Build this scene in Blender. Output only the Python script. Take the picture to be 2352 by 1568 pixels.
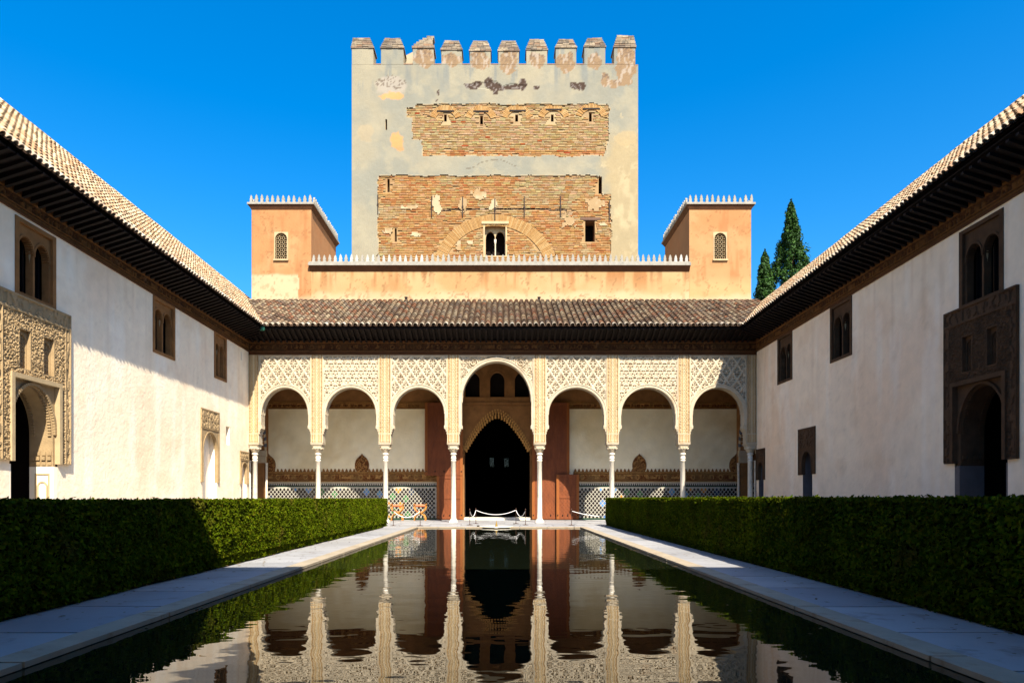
import bpy, bmesh, math, random
import numpy as np
from mathutils import Vector, Matrix

for o in list(bpy.data.objects):
    bpy.data.objects.remove(o)
random.seed(7)
RNG = np.random.default_rng(11)
SC = bpy.context.scene
COL = SC.collection

# ------------------------------------------------------------------ camera, sky, sun, exposure
FPX, VX, VY, CAMH = 1568.0, 1153.0, 1143.5, 1.13      # photo scaled to 2352 px wide: focal length, vanishing point, eye height
cam = bpy.data.objects.new('camera', bpy.data.cameras.new('camera'))
COL.objects.link(cam)
cam.location = (0, 0, CAMH)
cam.rotation_euler = (math.radians(90), 0, 0)
cam.data.sensor_width = 36.0
cam.data.lens = 24.0
cam.data.shift_x = (1176 - VX) / 2352
cam.data.shift_y = (VY - 784) / 2352
cam.data.clip_start = 0.05
cam.data.clip_end = 3000
SC.camera = cam
SC.render.resolution_x, SC.render.resolution_y = 1024, 682

SUN = Vector((-0.31, 0.857, -1.0)).normalized()       # direction the light travels
sun_el = math.asin(-SUN.z)
sun_az = math.atan2(-SUN.x, -SUN.y)                    # compass bearing of the sun, from +Y towards +X
world = bpy.data.worlds.new('World')
SC.world = world
world.use_nodes = True
wn, wl = world.node_tree.nodes, world.node_tree.links
wn.clear()
sky = wn.new('ShaderNodeTexSky')
sky.sky_type = 'NISHITA'
sky.sun_disc = False
sky.sun_elevation = sun_el
sky.sun_rotation = sun_az
sky.altitude = 700
sky.air_density = 1.4
sky.dust_density = 3.0
sky.ozone_density = 8.0
hs = wn.new('ShaderNodeHueSaturation')
hs.inputs['Saturation'].default_value = 1.35
bg = wn.new('ShaderNodeBackground')
bg.inputs['Strength'].default_value = 0.102
wo = wn.new('ShaderNodeOutputWorld')
wl.new(sky.outputs[0], hs.inputs['Color'])
wl.new(hs.outputs[0], bg.inputs['Color'])
wl.new(bg.outputs[0], wo.inputs['Surface'])

sl = bpy.data.lights.new('sun', 'SUN')
sl.energy = 5.0
sl.angle = math.radians(0.5)
sl.color = (1.0, 0.93, 0.81)
so = bpy.data.objects.new('sun', sl)
COL.objects.link(so)
so.rotation_euler = SUN.to_track_quat('-Z', 'Y').to_euler()
so.location = (12, -20, 40)

SC.render.engine = 'CYCLES'
SC.view_settings.view_transform = 'Standard'
SC.view_settings.look = 'None'
SC.view_settings.exposure = 1.28
SC.view_settings.gamma = 1.0
SC.view_settings.use_curve_mapping = False

# ------------------------------------------------------------------ helpers
def lin(c):
    return tuple(((v / 255) / 12.92 if v / 255 <= 0.04045 else ((v / 255 + 0.055) / 1.055) ** 2.4) for v in c)

def lin4(c):
    return lin(c) + (1.0,)

def LWv(x, y, X=11.84):                      # photo pixel on the left wing's wall -> (Y, Z)
    Y = X * FPX / (VX - x)
    return Y, CAMH + (VY - y) * Y / FPX

def RWv(x, y, X=11.90):
    Y = X * FPX / (x - VX)
    return Y, CAMH + (VY - y) * Y / FPX

def NP(x, y, Y):                             # photo pixel on a plane at depth Y -> (X, Z)
    return (x - VX) * Y / FPX, CAMH + (VY - y) * Y / FPX

def hsh(i, j, seed):
    v = np.sin(i * 127.1 + j * 311.7 + seed * 74.7) * 43758.5453
    return v - np.floor(v)

def vnoise(x, y, seed=0):
    x = np.asarray(x, float); y = np.asarray(y, float)
    i, j = np.floor(x), np.floor(y)
    fx, fy = x - i, y - j
    fx = fx * fx * (3 - 2 * fx); fy = fy * fy * (3 - 2 * fy)
    a = hsh(i, j, seed); b = hsh(i + 1, j, seed); c = hsh(i, j + 1, seed); d = hsh(i + 1, j + 1, seed)
    return (a * (1 - fx) + b * fx) * (1 - fy) + (c * (1 - fx) + d * fx) * fy

def fbm(x, y, seed=0, octv=4):
    s, a, t = 0, 0.5, 0
    for k in range(octv):
        s = s + a * vnoise(np.asarray(x) * 2 ** k, np.asarray(y) * 2 ** k, seed + k * 13)
        t += a
        a *= 0.5
    return s / t

def sm(a, b, x):
    t = np.clip((x - a) / (b - a), 0, 1)
    return t * t * (3 - 2 * t)

def mixc(c, d, t):
    t = np.asarray(t)[..., None]
    return c * (1 - t) + np.asarray(d) * t

class MB:
    """collects shapes; build() links them as ONE mesh object"""
    def __init__(self):
        self.v, self.f, self.fc = [], [], []
        self.smooth = False

    def add(self, vs, fs, col=None):
        n = len(self.v)
        self.v.extend([tuple(p) for p in vs])
        self.f.extend([tuple(n + i for i in f) for f in fs])
        self.fc.extend([col] * len(fs))
        return self

    def box(self, x0, x1, y0, y1, z0, z1, col=None):
        if x0 > x1: x0, x1 = x1, x0
        if y0 > y1: y0, y1 = y1, y0
        if z0 > z1: z0, z1 = z1, z0
        return self.add([(x0, y0, z0), (x1, y0, z0), (x1, y1, z0), (x0, y1, z0), (x0, y0, z1), (x1, y0, z1), (x1, y1, z1), (x0, y1, z1)],
                        [(0, 3, 2, 1), (4, 5, 6, 7), (0, 1, 5, 4), (1, 2, 6, 5), (2, 3, 7, 6), (3, 0, 4, 7)], col)

    def obox(self, c, ax, ay, az, col=None):         # oriented box: centre and three half-axes
        c, ax, ay, az = map(Vector, (c, ax, ay, az))
        vs = [c + sx * ax + sy * ay + sz * az for sz in (-1, 1) for sx, sy in ((-1, -1), (1, -1), (1, 1), (-1, 1))]
        return self.add(vs, [(0, 3, 2, 1), (4, 5, 6, 7), (0, 1, 5, 4), (1, 2, 6, 5), (2, 3, 7, 6), (3, 0, 4, 7)], col)

    def prism(self, pts, fn, a, b, col=None):        # pts: 2-D outline, counter-clockwise; fn(u, v, w)
        n = len(pts)
        vs = [fn(u, v, a) for u, v in pts] + [fn(u, v, b) for u, v in pts]
        fs = [tuple(range(n)), tuple(reversed(range(n, 2 * n)))] + [(i, i + n, (i + 1) % n + n, (i + 1) % n) for i in range(n)]
        return self.add(vs, fs, col)

    def lathe(self, prof, c, segs=16, a0=0.0, a1=2 * math.pi, col=None):
        full = abs(a1 - a0 - 2 * math.pi) < 1e-6
        m = segs if full else segs + 1
        vs = []
        for r, z in prof:
            for k in range(m):
                a = a0 + (a1 - a0) * k / segs
                vs.append((c[0] + r * math.cos(a), c[1] + r * math.sin(a), c[2] + z))
        fs = []
        for i in range(len(prof) - 1):
            for k in range(segs):
                k2 = (k + 1) % m
                fs.append((i * m + k, i * m + k2, (i + 1) * m + k2, (i + 1) * m + k))
        if full:
            fs.append(tuple(reversed(range(m))))
            fs.append(tuple((len(prof) - 1) * m + k for k in range(m)))
        return self.add(vs, fs, col)

    def tube(self, path, r, segs=8, col=None, flat=None):
        path = [Vector(p) for p in path]
        vs, m = [], segs
        rs = r if isinstance(r, (list, tuple)) else [r] * len(path)
        for i, p in enumerate(path):
            t = (path[min(i + 1, len(path) - 1)] - path[max(i - 1, 0)]).normalized()
            up = Vector((0, 1, 0)) if abs(t.y) < 0.9 else Vector((1, 0, 0))
            a = t.cross(up).normalized(); b = t.cross(a).normalized()
            for k in range(m):
                an = 2 * math.pi * k / m
                q = a * math.cos(an) * rs[i] + b * math.sin(an) * rs[i] * (flat or 1)
                vs.append(p + q)
        fs = []
        for i in range(len(path) - 1):
            for k in range(m):
                k2 = (k + 1) % m
                fs.append((i * m + k, i * m + k2, (i + 1) * m + k2, (i + 1) * m + k))
        fs.append(tuple(range(m))); fs.append(tuple((len(path) - 1) * m + k for k in range(m)))
        return self.add(vs, fs, col)

    def mesh(self, name, m=None):
        me = bpy.data.meshes.new(name)
        me.from_pydata([tuple(map(float, p)) for p in self.v], [], self.f)
        if any(c is not None for c in self.fc):
            at = me.attributes.new('Col', 'FLOAT_COLOR', 'FACE')
            buf = np.array([(c or (0.5, 0.5, 0.5)) + (1.0,) for c in self.fc], np.float32).ravel()
            at.data.foreach_set('color', buf)
        if m: me.materials.append(m)
        if self.smooth:
            me.polygons.foreach_set('use_smooth', [True] * len(me.polygons))
        me.update()
        return me

    def build(self, name, m, parent=None, **kw):
        return obj(name, self.mesh(name, m), parent, **kw)

def obj(name, me, parent=None, local=False, kind=None, label=None, category=None, group=None):
    o = bpy.data.objects.new(name, me)
    COL.objects.link(o)
    if parent is not None:
        o.parent = parent
        if not local and parent.type == 'EMPTY':
            o.matrix_parent_inverse = Matrix.Translation(-Vector(parent.location))
    for k, v in (('kind', kind), ('label', label), ('category', category), ('group', group)):
        if v: o[k] = v
    return o

def thing(name, label, category, loc=(0, 0, 0), group=None, rz=0.0):
    o = bpy.data.objects.new(name, None)
    COL.objects.link(o)
    o.empty_display_size = 0.2
    o.location = loc
    o.rotation_euler.z = rz
    o['label'] = label; o['category'] = category
    if group: o['group'] = group
    return o

def copy_tree(o, parent=None):
    c = o.copy()
    COL.objects.link(c)
    if parent is not None: c.parent = parent
    for ch in list(o.children):
        copy_tree(ch, c)
    return c

# ------------------------------------------------------------------ materials
def M(name, base=(200, 200, 200), rough=0.85, var=0.10, scale=1.5, bump=0.15, bscale=25.0, attr=False, objcol=False,
      metal=0.0, spec=0.3, palette=None, carve=0.0, cscale=14.0, stretch=(1, 1, 1), bdist=0.02, wear=None, gain=1.0, pale=False):
    gain = gain if pale else gain * .74
    if wear and not pale: wear = (tuple(v * .87 for v in wear[0]),) + wear[1:]
    m = bpy.data.materials.new(name)
    m.use_nodes = True
    nt = m.node_tree
    N, L = nt.nodes, nt.links
    p = N['Principled BSDF']
    p.inputs['Roughness'].default_value = rough
    p.inputs['Metallic'].default_value = metal
    p.inputs['Specular IOR Level'].default_value = spec
    geo = N.new('ShaderNodeNewGeometry')
    mp = N.new('ShaderNodeMapping')
    mp.inputs['Scale'].default_value = stretch
    L.new(geo.outputs['Position'], mp.inputs['Vector'])
    pos = mp.outputs[0]
    if attr:
        c = N.new('ShaderNodeAttribute'); c.attribute_name = 'Col'; col = c.outputs['Color']
    elif objcol:
        c = N.new('ShaderNodeObjectInfo'); col = c.outputs['Color']
    elif palette:
        oi = N.new('ShaderNodeObjectInfo')
        a = N.new('ShaderNodeMath'); a.operation = 'MULTIPLY_ADD'; a.inputs[1].default_value = 7.31
        L.new(oi.outputs['Random'], a.inputs[0]); L.new(geo.outputs['Random Per Island'], a.inputs[2])
        fr = N.new('ShaderNodeMath'); fr.operation = 'FRACT'; L.new(a.outputs[0], fr.inputs[0])
        cr = N.new('ShaderNodeValToRGB'); cr.color_ramp.interpolation = 'LINEAR'
        el = cr.color_ramp.elements
        while len(el) < len(palette): el.new(0.5)
        for i, cc in enumerate(palette):
            el[i].position = i / (len(palette) - 1); el[i].color = lin4(cc)
        L.new(fr.outputs[0], cr.inputs[0]); col = cr.outputs[0]
    else:
        c = N.new('ShaderNodeRGB'); c.outputs[0].default_value = lin4(base); col = c.outputs[0]
    n1 = N.new('ShaderNodeTexNoise'); n1.inputs['Scale'].default_value = scale; n1.inputs['Detail'].default_value = 6
    n1.inputs['Roughness'].default_value = 0.62
    L.new(pos, n1.inputs['Vector'])
    mr = N.new('ShaderNodeMapRange')
    mr.inputs['From Min'].default_value = 0.3; mr.inputs['From Max'].default_value = 0.7
    mr.inputs['To Min'].default_value = (1 - var) * gain; mr.inputs['To Max'].default_value = (1 + var) * gain
    L.new(n1.outputs['Fac'], mr.inputs['Value'])
    mul = N.new('ShaderNodeVectorMath'); mul.operation = 'SCALE'
    L.new(col, mul.inputs[0]); L.new(mr.outputs[0], mul.inputs['Scale'])
    out = mul.outputs[0]
    if wear:                                  # blotches of a second colour
        n3 = N.new('ShaderNodeTexNoise'); n3.inputs['Scale'].default_value = wear[1]; n3.inputs['Detail'].default_value = 8
        n3.inputs['Roughness'].default_value = 0.7
        L.new(pos, n3.inputs['Vector'])
        m3 = N.new('ShaderNodeMapRange'); m3.inputs['From Min'].default_value = wear[2]; m3.inputs['From Max'].default_value = wear[2] + 0.08
        m3.inputs['To Max'].default_value = wear[3]
        L.new(n3.outputs['Fac'], m3.inputs['Value'])
        mx = N.new('ShaderNodeMix'); mx.data_type = 'RGBA'
        L.new(m3.outputs[0], mx.inputs['Factor']); L.new(out, mx.inputs['A']); mx.inputs['B'].default_value = lin4(wear[0])
        out = mx.outputs['Result']
    L.new(out, p.inputs['Base Color'])
    n2 = N.new('ShaderNodeTexNoise'); n2.inputs['Scale'].default_value = bscale; n2.inputs['Detail'].default_value = 5
    L.new(pos, n2.inputs['Vector'])
    hgt = n2.outputs['Fac']
    if carve:
        vo = N.new('ShaderNodeTexVoronoi'); vo.feature = 'DISTANCE_TO_EDGE'; vo.inputs['Scale'].default_value = cscale
        L.new(pos, vo.inputs['Vector'])
        ma = N.new('ShaderNodeMath'); ma.operation = 'MULTIPLY_ADD'; ma.inputs[1].default_value = carve
        L.new(vo.outputs['Distance'], ma.inputs[0]); L.new(hgt, ma.inputs[2]); hgt = ma.outputs[0]
    bp = N.new('ShaderNodeBump'); bp.inputs['Strength'].default_value = bump; bp.inputs['Distance'].default_value = bdist
    L.new(hgt, bp.inputs['Height']); L.new(bp.outputs[0], p.inputs['Normal'])
    return m

MAT = {}
MAT['wingcol'] = M('limewashed_wall', attr=True, pale=True, rough=0.92, var=0.06, scale=2.2, bump=0.45, bscale=9, spec=0.12, bdist=.03)
MAT['wallcol'] = M('lime_plaster', attr=True, gain=.8, rough=0.92, var=0.05, scale=1.2, bump=0.25, bscale=18, spec=0.15)
MAT['wing'] = M('white_lime_wash', (246, 230, 204), pale=True, rough=0.92, var=0.05, scale=0.8, bump=0.2, bscale=14, spec=0.15)
MAT['stucco'] = M('carved_ivory_stucco', (228, 209, 176), rough=0.9, var=0.14, gain=.84, scale=2.2, bump=0.5, bscale=38, spec=0.15, carve=0.5, cscale=22, wear=((186, 150, 108), 1.7, .57, .45))
MAT['stucco_col'] = M('carved_stucco_tinted', attr=True, gain=.84, rough=0.9, var=0.10, scale=2.5, bump=0.5, bscale=42, spec=0.15, carve=0.5, cscale=26, wear=((150, 112, 76), 2.1, .60, .40))
MAT['brownstucco'] = M('brown_carved_stucco', (160, 112, 66), rough=0.9, var=0.22, scale=3.0, bump=0.6, bscale=40, carve=0.8, cscale=20, spec=0.15)
MAT['shadestucco'] = M('shade_darkened_stucco', (96, 70, 48), rough=0.9, var=0.25, scale=3.0, bump=0.6, bscale=40, carve=0.8, cscale=24, spec=0.15)  # darker copy of the carved stucco, the right wing's shade put into its colour
MAT['marble'] = M('white_marble', (236, 225, 202), gain=1.15, rough=0.45, var=0.06, scale=3.0, bump=0.08, bscale=30, spec=0.4, wear=((176, 164, 146), 2.6, .56, .5))
MAT['paving'] = M('marble_paving', gain=.82, palette=[(186, 184, 182), (174, 172, 170), (194, 192, 190), (180, 176, 170), (168, 167, 168)], rough=0.55, var=0.10, scale=1.4, bump=0.08, bscale=22, spec=0.35, wear=((124, 114, 100), 1.9, 0.56, 0.55))
MAT['coping'] = M('weathered_coping', (176, 160, 134), rough=0.7, var=0.15, scale=2.5, bump=0.2, bscale=22, wear=((150, 120, 85), 3.1, 0.56, 0.6))
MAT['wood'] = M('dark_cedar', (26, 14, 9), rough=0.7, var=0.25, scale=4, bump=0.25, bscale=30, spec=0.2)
MAT['frieze'] = M('carved_cedar', (100, 60, 27), rough=0.75, var=0.22, scale=4, bump=0.6, bscale=36, carve=0.8, cscale=20, spec=0.2)
MAT['doorwood'] = M('orange_door_wood', (128, 66, 28), rough=0.6, var=0.28, carve=.7, cscale=16, scale=7, bump=0.2, bscale=30, stretch=(1, 1, 0.25), spec=0.3)
MAT['doorstile'] = M('golden_door_wood', (150, 84, 28), rough=0.6, var=0.14, scale=7, bump=0.2, bscale=30, stretch=(1, 1, 0.2), spec=0.3)
MAT['tile'] = M('roof_tile_clay', gain=.85, rough=0.9, var=0.18, scale=9, bump=0.4, bscale=40,
                palette=[(150, 126, 100), (178, 150, 116), (110, 90, 72), (160, 108, 76), (132, 116, 100), (186, 164, 130), (96, 78, 64), (164, 134, 104)],
                wear=((120, 110, 92), 6.0, 0.60, 0.6), spec=0.15)
MAT['sidetile'] = M('roof_tile_sunlit', gain=.92, rough=0.9, var=0.16, scale=9, bump=0.4, bscale=40,
                    palette=[(206, 178, 138), (222, 198, 158), (178, 146, 110), (196, 150, 108), (214, 188, 150), (160, 132, 104)], wear=((140, 120, 96), 6.0, 0.60, 0.5), spec=0.15)  # lighter copy of the roof clay, sunlight on the wings put into its colour
MAT['eavetile'] = M('roof_tile_limewashed', gain=.85, rough=0.9, var=0.12, scale=9, bump=0.3, bscale=40,
                    palette=[(214, 196, 168), (196, 176, 148), (222, 208, 184), (186, 150, 118), (206, 190, 166)], spec=0.15)
MAT['channel'] = M('channel_tile_clay', (82, 62, 48), rough=0.9, var=0.25, scale=6, bump=0.4, bscale=40, spec=0.1)
MAT['brick'] = M('fired_brick', attr=True, gain=.82, rough=0.93, var=0.16, scale=7, bump=0.5, bscale=35, spec=0.1)
MAT['grey'] = M('weathered_grey_stone', (186, 178, 162), gain=.8, rough=0.9, var=0.18, scale=4, bump=0.4, bscale=30, wear=((140, 134, 122), 5.0, 0.56, 0.6), spec=0.15)
MAT['cornice'] = M('shaded_cornice', (110, 74, 48), rough=0.85, var=0.2, scale=3, bump=0.3, bscale=30, spec=0.15)  # shadow under the coping is put into this brown
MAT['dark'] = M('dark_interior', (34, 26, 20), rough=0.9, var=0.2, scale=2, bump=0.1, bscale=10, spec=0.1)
MAT['pane'] = M('dark_window_glass', (14, 15, 17), rough=0.18, var=0.1, scale=2, bump=0.02, bscale=10, spec=0.5)
MAT['iron'] = M('dark_iron', (58, 46, 40), rough=0.6, var=0.15, scale=10, bump=0.1, bscale=50, metal=0.6)
MAT['post'] = M('bronze_post', (96, 70, 58), rough=0.4, var=0.08, scale=10, bump=0.05, bscale=50, metal=0.7)
MAT['rope'] = M('white_rope', (236, 232, 226), pale=True, rough=0.8, var=0.06, scale=30, bump=0.3, bscale=90)
MAT['leather'] = M('tan_leather', (196, 120, 78), rough=0.55, var=0.12, scale=9, bump=0.2, bscale=60)
MAT['chairwood'] = M('honey_wood', (214, 146, 66), rough=0.5, var=0.15, scale=12, bump=0.1, bscale=40)
MAT['leaf'] = M('myrtle_leaf', rough=0.8, var=0.35, scale=1.3, bump=0.0, bscale=10, spec=0.03, gain=.72, wear=((92, 78, 30), 1.1, .57, .65),
                palette=[(66, 86, 6), (96, 114, 8), (50, 68, 6), (118, 128, 14), (80, 98, 8), (100, 92, 14)])
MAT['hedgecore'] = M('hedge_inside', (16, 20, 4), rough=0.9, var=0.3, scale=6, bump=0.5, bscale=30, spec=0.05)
MAT['cypress'] = M('cypress_leaf', rough=0.65, var=0.3, scale=1.0, bump=0.0, bscale=10, spec=0.25,
                   palette=[(34, 66, 16), (52, 92, 22), (26, 52, 14), (66, 104, 26), (44, 78, 18)])
MAT['bark'] = M('grey_brown_bark', (92, 72, 54), rough=0.95, var=0.25, scale=8, bump=0.6, bscale=25, stretch=(1, 1, 0.3))
MAT['ground'] = M('dry_earth', (150, 130, 104), rough=0.95, var=0.15, scale=0.4, bump=0.3, bscale=6)
MAT['zellige'] = M('glazed_mosaic', attr=True, rough=0.25, var=0.10, scale=9, bump=0.1, bscale=40, spec=0.5)
MAT['zelligeobj'] = M('glazed_mosaic_piece', objcol=True, rough=0.25, var=0.10, scale=9, bump=0.1, bscale=40, spec=0.5)
MAT['zback'] = M('white_mosaic_bed', (190, 184, 166), rough=0.35, var=0.06, scale=6, bump=0.1, bscale=30, spec=0.4)
MAT['bronze'] = M('green_bronze', (60, 128, 104), rough=0.6, var=0.2, scale=8, bump=0.1, bscale=30, metal=0.3)

# ------------------------------------------------------------------ planes: u along the wall, v up, d proud of it
XL, XR, YF = -11.84, 11.90, 31.9
def PL(u, v, d=0.0): return (XL + d, u, v)
def PR(u, v, d=0.0): return (XR - d, u, v)
def PN(Y):
    return lambda u, v, d=0.0: (u, Y - d, v)
def flipped(pl): return pl is PR

def pbox(mb, pl, u0, u1, v0, v1, d0, d1, col=None):
    a, b = pl(u0, v0, d0), pl(u1, v1, d1)
    return mb.box(a[0], b[0], a[1], b[1], a[2], b[2], col)

def grid_mesh(name, pl, us, vs, keep, depth=None, col=None, m=None, smooth=False):
    U, V = np.meshgrid(us, vs)
    D = np.zeros_like(U) if depth is None else depth(U, V)
    ny, nx = U.shape
    P = np.stack(pl(U, V, D) if not np.isscalar(D) else pl(U, V, D), -1) if False else None
    x, y, z = pl(U, V, D)
    P = np.stack([np.broadcast_to(x, U.shape), np.broadcast_to(y, U.shape), np.broadcast_to(z, U.shape)], -1).reshape(-1, 3)
    uc, vc = (us[:-1] + us[1:]) / 2, (vs[:-1] + vs[1:]) / 2
    UC, VC = np.meshgrid(uc, vc)
    K = np.ones_like(UC, bool) if keep is None else keep(UC, VC)
    jj, ii = np.nonzero(K)
    a = jj * nx + ii
    q = np.stack([a, a + 1, a + 1 + nx, a + nx], -1)
    if flipped(pl): q = q[:, ::-1]
    used = np.zeros(len(P), bool); used[q.ravel()] = True
    idx = np.cumsum(used) - 1
    P = P[used]; q = idx[q]
    me = bpy.data.meshes.new(name)
    me.vertices.add(len(P)); me.vertices.foreach_set('co', P.astype(np.float32).ravel())
    me.loops.add(q.size); me.loops.foreach_set('vertex_index', q.astype(np.int32).ravel())
    me.polygons.add(len(q)); me.polygons.foreach_set('loop_start', np.arange(0, q.size, 4, dtype=np.int32))
    me.polygons.foreach_set('loop_total', np.full(len(q), 4, np.int32))
    me.polygons.foreach_set('use_smooth', np.full(len(q), bool(smooth)))
    if col is not None:
        C = col(U, V).reshape(-1, 3)[used]
        C = np.concatenate([C, np.ones((len(C), 1))], 1).astype(np.float32)
        at = me.attributes.new('Col', 'FLOAT_COLOR', 'POINT')
        at.data.foreach_set('color', C.ravel())
    if m: me.materials.append(m)
    me.update(calc_edges=True)
    return me

def lines(a, b, res, extra=()):
    n = max(1, int(round((b - a) / res)))
    s = list(np.linspace(a, b, n + 1))
    for e in extra:
        if a < e < b:
            k = int(np.argmin([abs(t - e) for t in s]))
            if abs(s[k] - e) < res * 0.45 and 0 < k < len(s) - 1: s[k] = e
            else: s.append(e)
    return np.array(sorted(set(s)))

def wall(name, pl, u0, u1, v0, v1, res, openings, col, parent, m=None, depth=None, extra_keep=None):
    us = lines(u0, u1, res, [t for o in openings for t in o[:2]])
    vs = lines(v0, v1, res, [t for o in openings for t in o[2:]])
    def keep(U, V):
        k = np.ones_like(U, bool)
        for a, b, c, d in openings:
            k &= ~((U > a) & (U < b) & (V > c) & (V < d))
        if extra_keep is not None: k &= extra_keep(U, V)
        return k
    return obj(name, grid_mesh(name, pl, us, vs, keep, depth, col, m or MAT['wallcol']), parent)

def relief(name, pl, u0, u1, v0, v1, res, hfun, parent, m, keep=None, col=None):
    us, vs = lines(u0, u1, res), lines(v0, v1, res)
    return obj(name, grid_mesh(name, pl, us, vs, keep, hfun, col, m), parent)

# ------------------------------------------------------------------ arches
def arch_top(t, hw, rise, kind):
    t = abs(t)
    if kind == 'muq':
        return rise * (1 - min(1, t / hw) ** 1.7)
    if kind == 'point':
        R = (hw * hw + rise * rise) / (2 * hw)
        return math.sqrt(max(0, R * R - (t + R - hw) ** 2))
    return rise * math.sqrt(max(0, 1 - (t / hw) ** 2))

def arch_pts(c, hw, vs, rise, kind='round', n=20):
    out = []
    for k in range(n + 1):
        u = -hw * math.cos(math.pi * k / n)
        out.append((c + u, vs + arch_top(u, hw, rise, kind)))
    return out

def arch_plate(mb, pl, u0, u1, v0, v1, arches, d0, d1, n=18, col=None):
    """plate from u0..u1, v0..v1 with arched openings [(c, hw, vspring, rise, kind)], front at d0, back at d1 (d1 < d0)"""
    cur = u0
    def strip(a, la, b, lb):
        vs = [pl(a, la, d0), pl(b, lb, d0), pl(b, v1, d0), pl(a, v1, d0), pl(a, la, d1), pl(b, lb, d1), pl(b, v1, d1), pl(a, v1, d1)]
        fs = [(0, 1, 2, 3), (7, 6, 5, 4), (4, 5, 1, 0)]
        mb.add(vs, [f[::-1] for f in fs] if flipped(pl) else fs, col)
    for c, hw, vs_, rise, kind in arches:
        strip(cur, v0, c - hw, v0)
        for s, uu in ((1, c - hw), (-1, c + hw)):            # jambs
            q = [pl(uu, v0, d0), pl(uu, vs_, d0), pl(uu, vs_, d1), pl(uu, v0, d1)]
            mb.add(q, [(0, 1, 2, 3)], col)
        pts = arch_pts(c, hw, vs_, rise, kind, n)
        for (a, la), (b, lb) in zip(pts[:-1], pts[1:]):
            strip(a, la, b, lb)
        cur = c + hw
    strip(cur, v0, u1, v0)
    for uu in (u0, u1):
        mb.add([pl(uu, v0, d0), pl(uu, v1, d0), pl(uu, v1, d1), pl(uu, v0, d1)], [(0, 1, 2, 3)], col)
    mb.add([pl(u0, v1, d0), pl(u1, v1, d0), pl(u1, v1, d1), pl(u0, v1, d1)], [(0, 1, 2, 3)], col)
    return mb

def archivolt(mb, pl, c, hw, vs_, rise, w, vbot, d0, d1, kind='round', n=28, col=None):
    """band of width w round an arch with legs to vbot"""
    def path(h, r):
        p = [(c - h, vbot)] + arch_pts(c, h, vs_, r, kind, n) + [(c + h, vbot)]
        return p
    a, b = path(hw, rise), path(hw + w, rise + w)
    for i in range(len(a) - 1):
        q = [pl(*a[i], d0), pl(*a[i + 1], d0), pl(*b[i + 1], d0), pl(*b[i], d0), pl(*a[i], d1), pl(*a[i + 1], d1), pl(*b[i + 1], d1), pl(*b[i], d1)]
        mb.add(q, [(0, 3, 2, 1), (4, 5, 6, 7), (0, 1, 5, 4), (2, 3, 7, 6)], col)
    for i in (0, len(a) - 1):
        q = [pl(*a[i], d0), pl(*b[i], d0), pl(*b[i], d1), pl(*a[i], d1)]
        mb.add(q, [(0, 1, 2, 3)], col)
    return mb

def beads(mb, pl, pts, step, su, sv, d0, d1, col=None):
    """little blocks strung along a polyline"""
    acc = 0.0
    for (a, la), (b, lb) in zip(pts[:-1], pts[1:]):
        L = math.hypot(b - a, lb - la)
        while acc <= L and L > 1e-6:
            t = acc / L
            u, v = a + (b - a) * t, la + (lb - la) * t
            pbox(mb, pl, u - su / 2, u + su / 2, v - sv / 2, v + sv / 2, d0, d1, col)
            acc += step
        acc -= L
    return mb

def lattice(mb, pl, u0, u1, v0, v1, inside, d, t=0.035, n=5, rows=None):
    """star-shaped window screen: rings, diagonals and uprights clipped to inside(u, v)"""
    s = (u1 - u0) / n
    rows = rows or int(round((v1 - v0) / s))
    def bar(a, b):
        m = ((a[0] + b[0]) / 2, (a[1] + b[1]) / 2)
        if not inside(*m): return
        L = math.hypot(b[0] - a[0], b[1] - a[1])
        du, dv = (b[0] - a[0]) / L, (b[1] - a[1]) / L
        nu, nv = -dv * t / 2, du * t / 2
        q = [(a[0] + nu, a[1] + nv), (a[0] - nu, a[1] - nv), (b[0] - nu, b[1] - nv), (b[0] + nu, b[1] + nv)]
        mb.prism(q, lambda u, v, w: pl(u, v, w), d, d - 0.05)
    for j in range(rows):
        for i in range(n):
            cu, cv = u0 + (i + 0.5) * s, v0 + (j + 0.5) * s
            k = 6
            ring = [(cu + 0.3 * s * math.cos(2 * math.pi * (q + 0.5) / k), cv + 0.3 * s * math.sin(2 * math.pi * (q + 0.5) / k)) for q in range(k)]
            for q in range(k): bar(ring[q], ring[(q + 1) % k])
            for du, dv in ((1, 1), (1, -1), (-1, 1), (-1, -1)):
                bar((cu + du * 0.24 * s, cv + dv * 0.24 * s), (cu + du * 0.5 * s, cv + dv * 0.5 * s))
    return mb

# ================================================================== THE SETTING
g = MB(); g.add([(-1500, -1500, -1.2), (1500, -1500, -1.2), (1500, 1500, -1.2), (-1500, 1500, -1.2)], [(0, 1, 2, 3)])
g.build('ground', MAT['ground'], kind='structure')

PX0, PX1, PY0, PY1 = -3.28, 3.06, 1.6, 26.6           # pool outline
fl = MB()
fl.box(-26, PX0 - 0.02, -1.0, 62, -1.15, -0.03)
fl.box(PX1 + 0.02, 26, -1.0, 62, -1.15, -0.03)
fl.box(PX0 - 0.02, PX1 + 0.02, PY1 + 0.02, 62, -1.15, -0.03)
fl.box(PX0 - 0.02, PX1 + 0.02, -1.0, PY0 - 0.02, -1.15, -0.03)
floor = fl.build('courtyard_floor', MAT['paving'], kind='structure')

pb = MB()
pb.box(PX0 - 0.015, PX1 + 0.015, PY0 - 0.015, PY1 + 0.015, -1.1, -1.05)
pool_floor = pb.build('pool_bottom', M('pool_bottom_mud', (30, 34, 18), rough=0.9), kind='structure')

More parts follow.
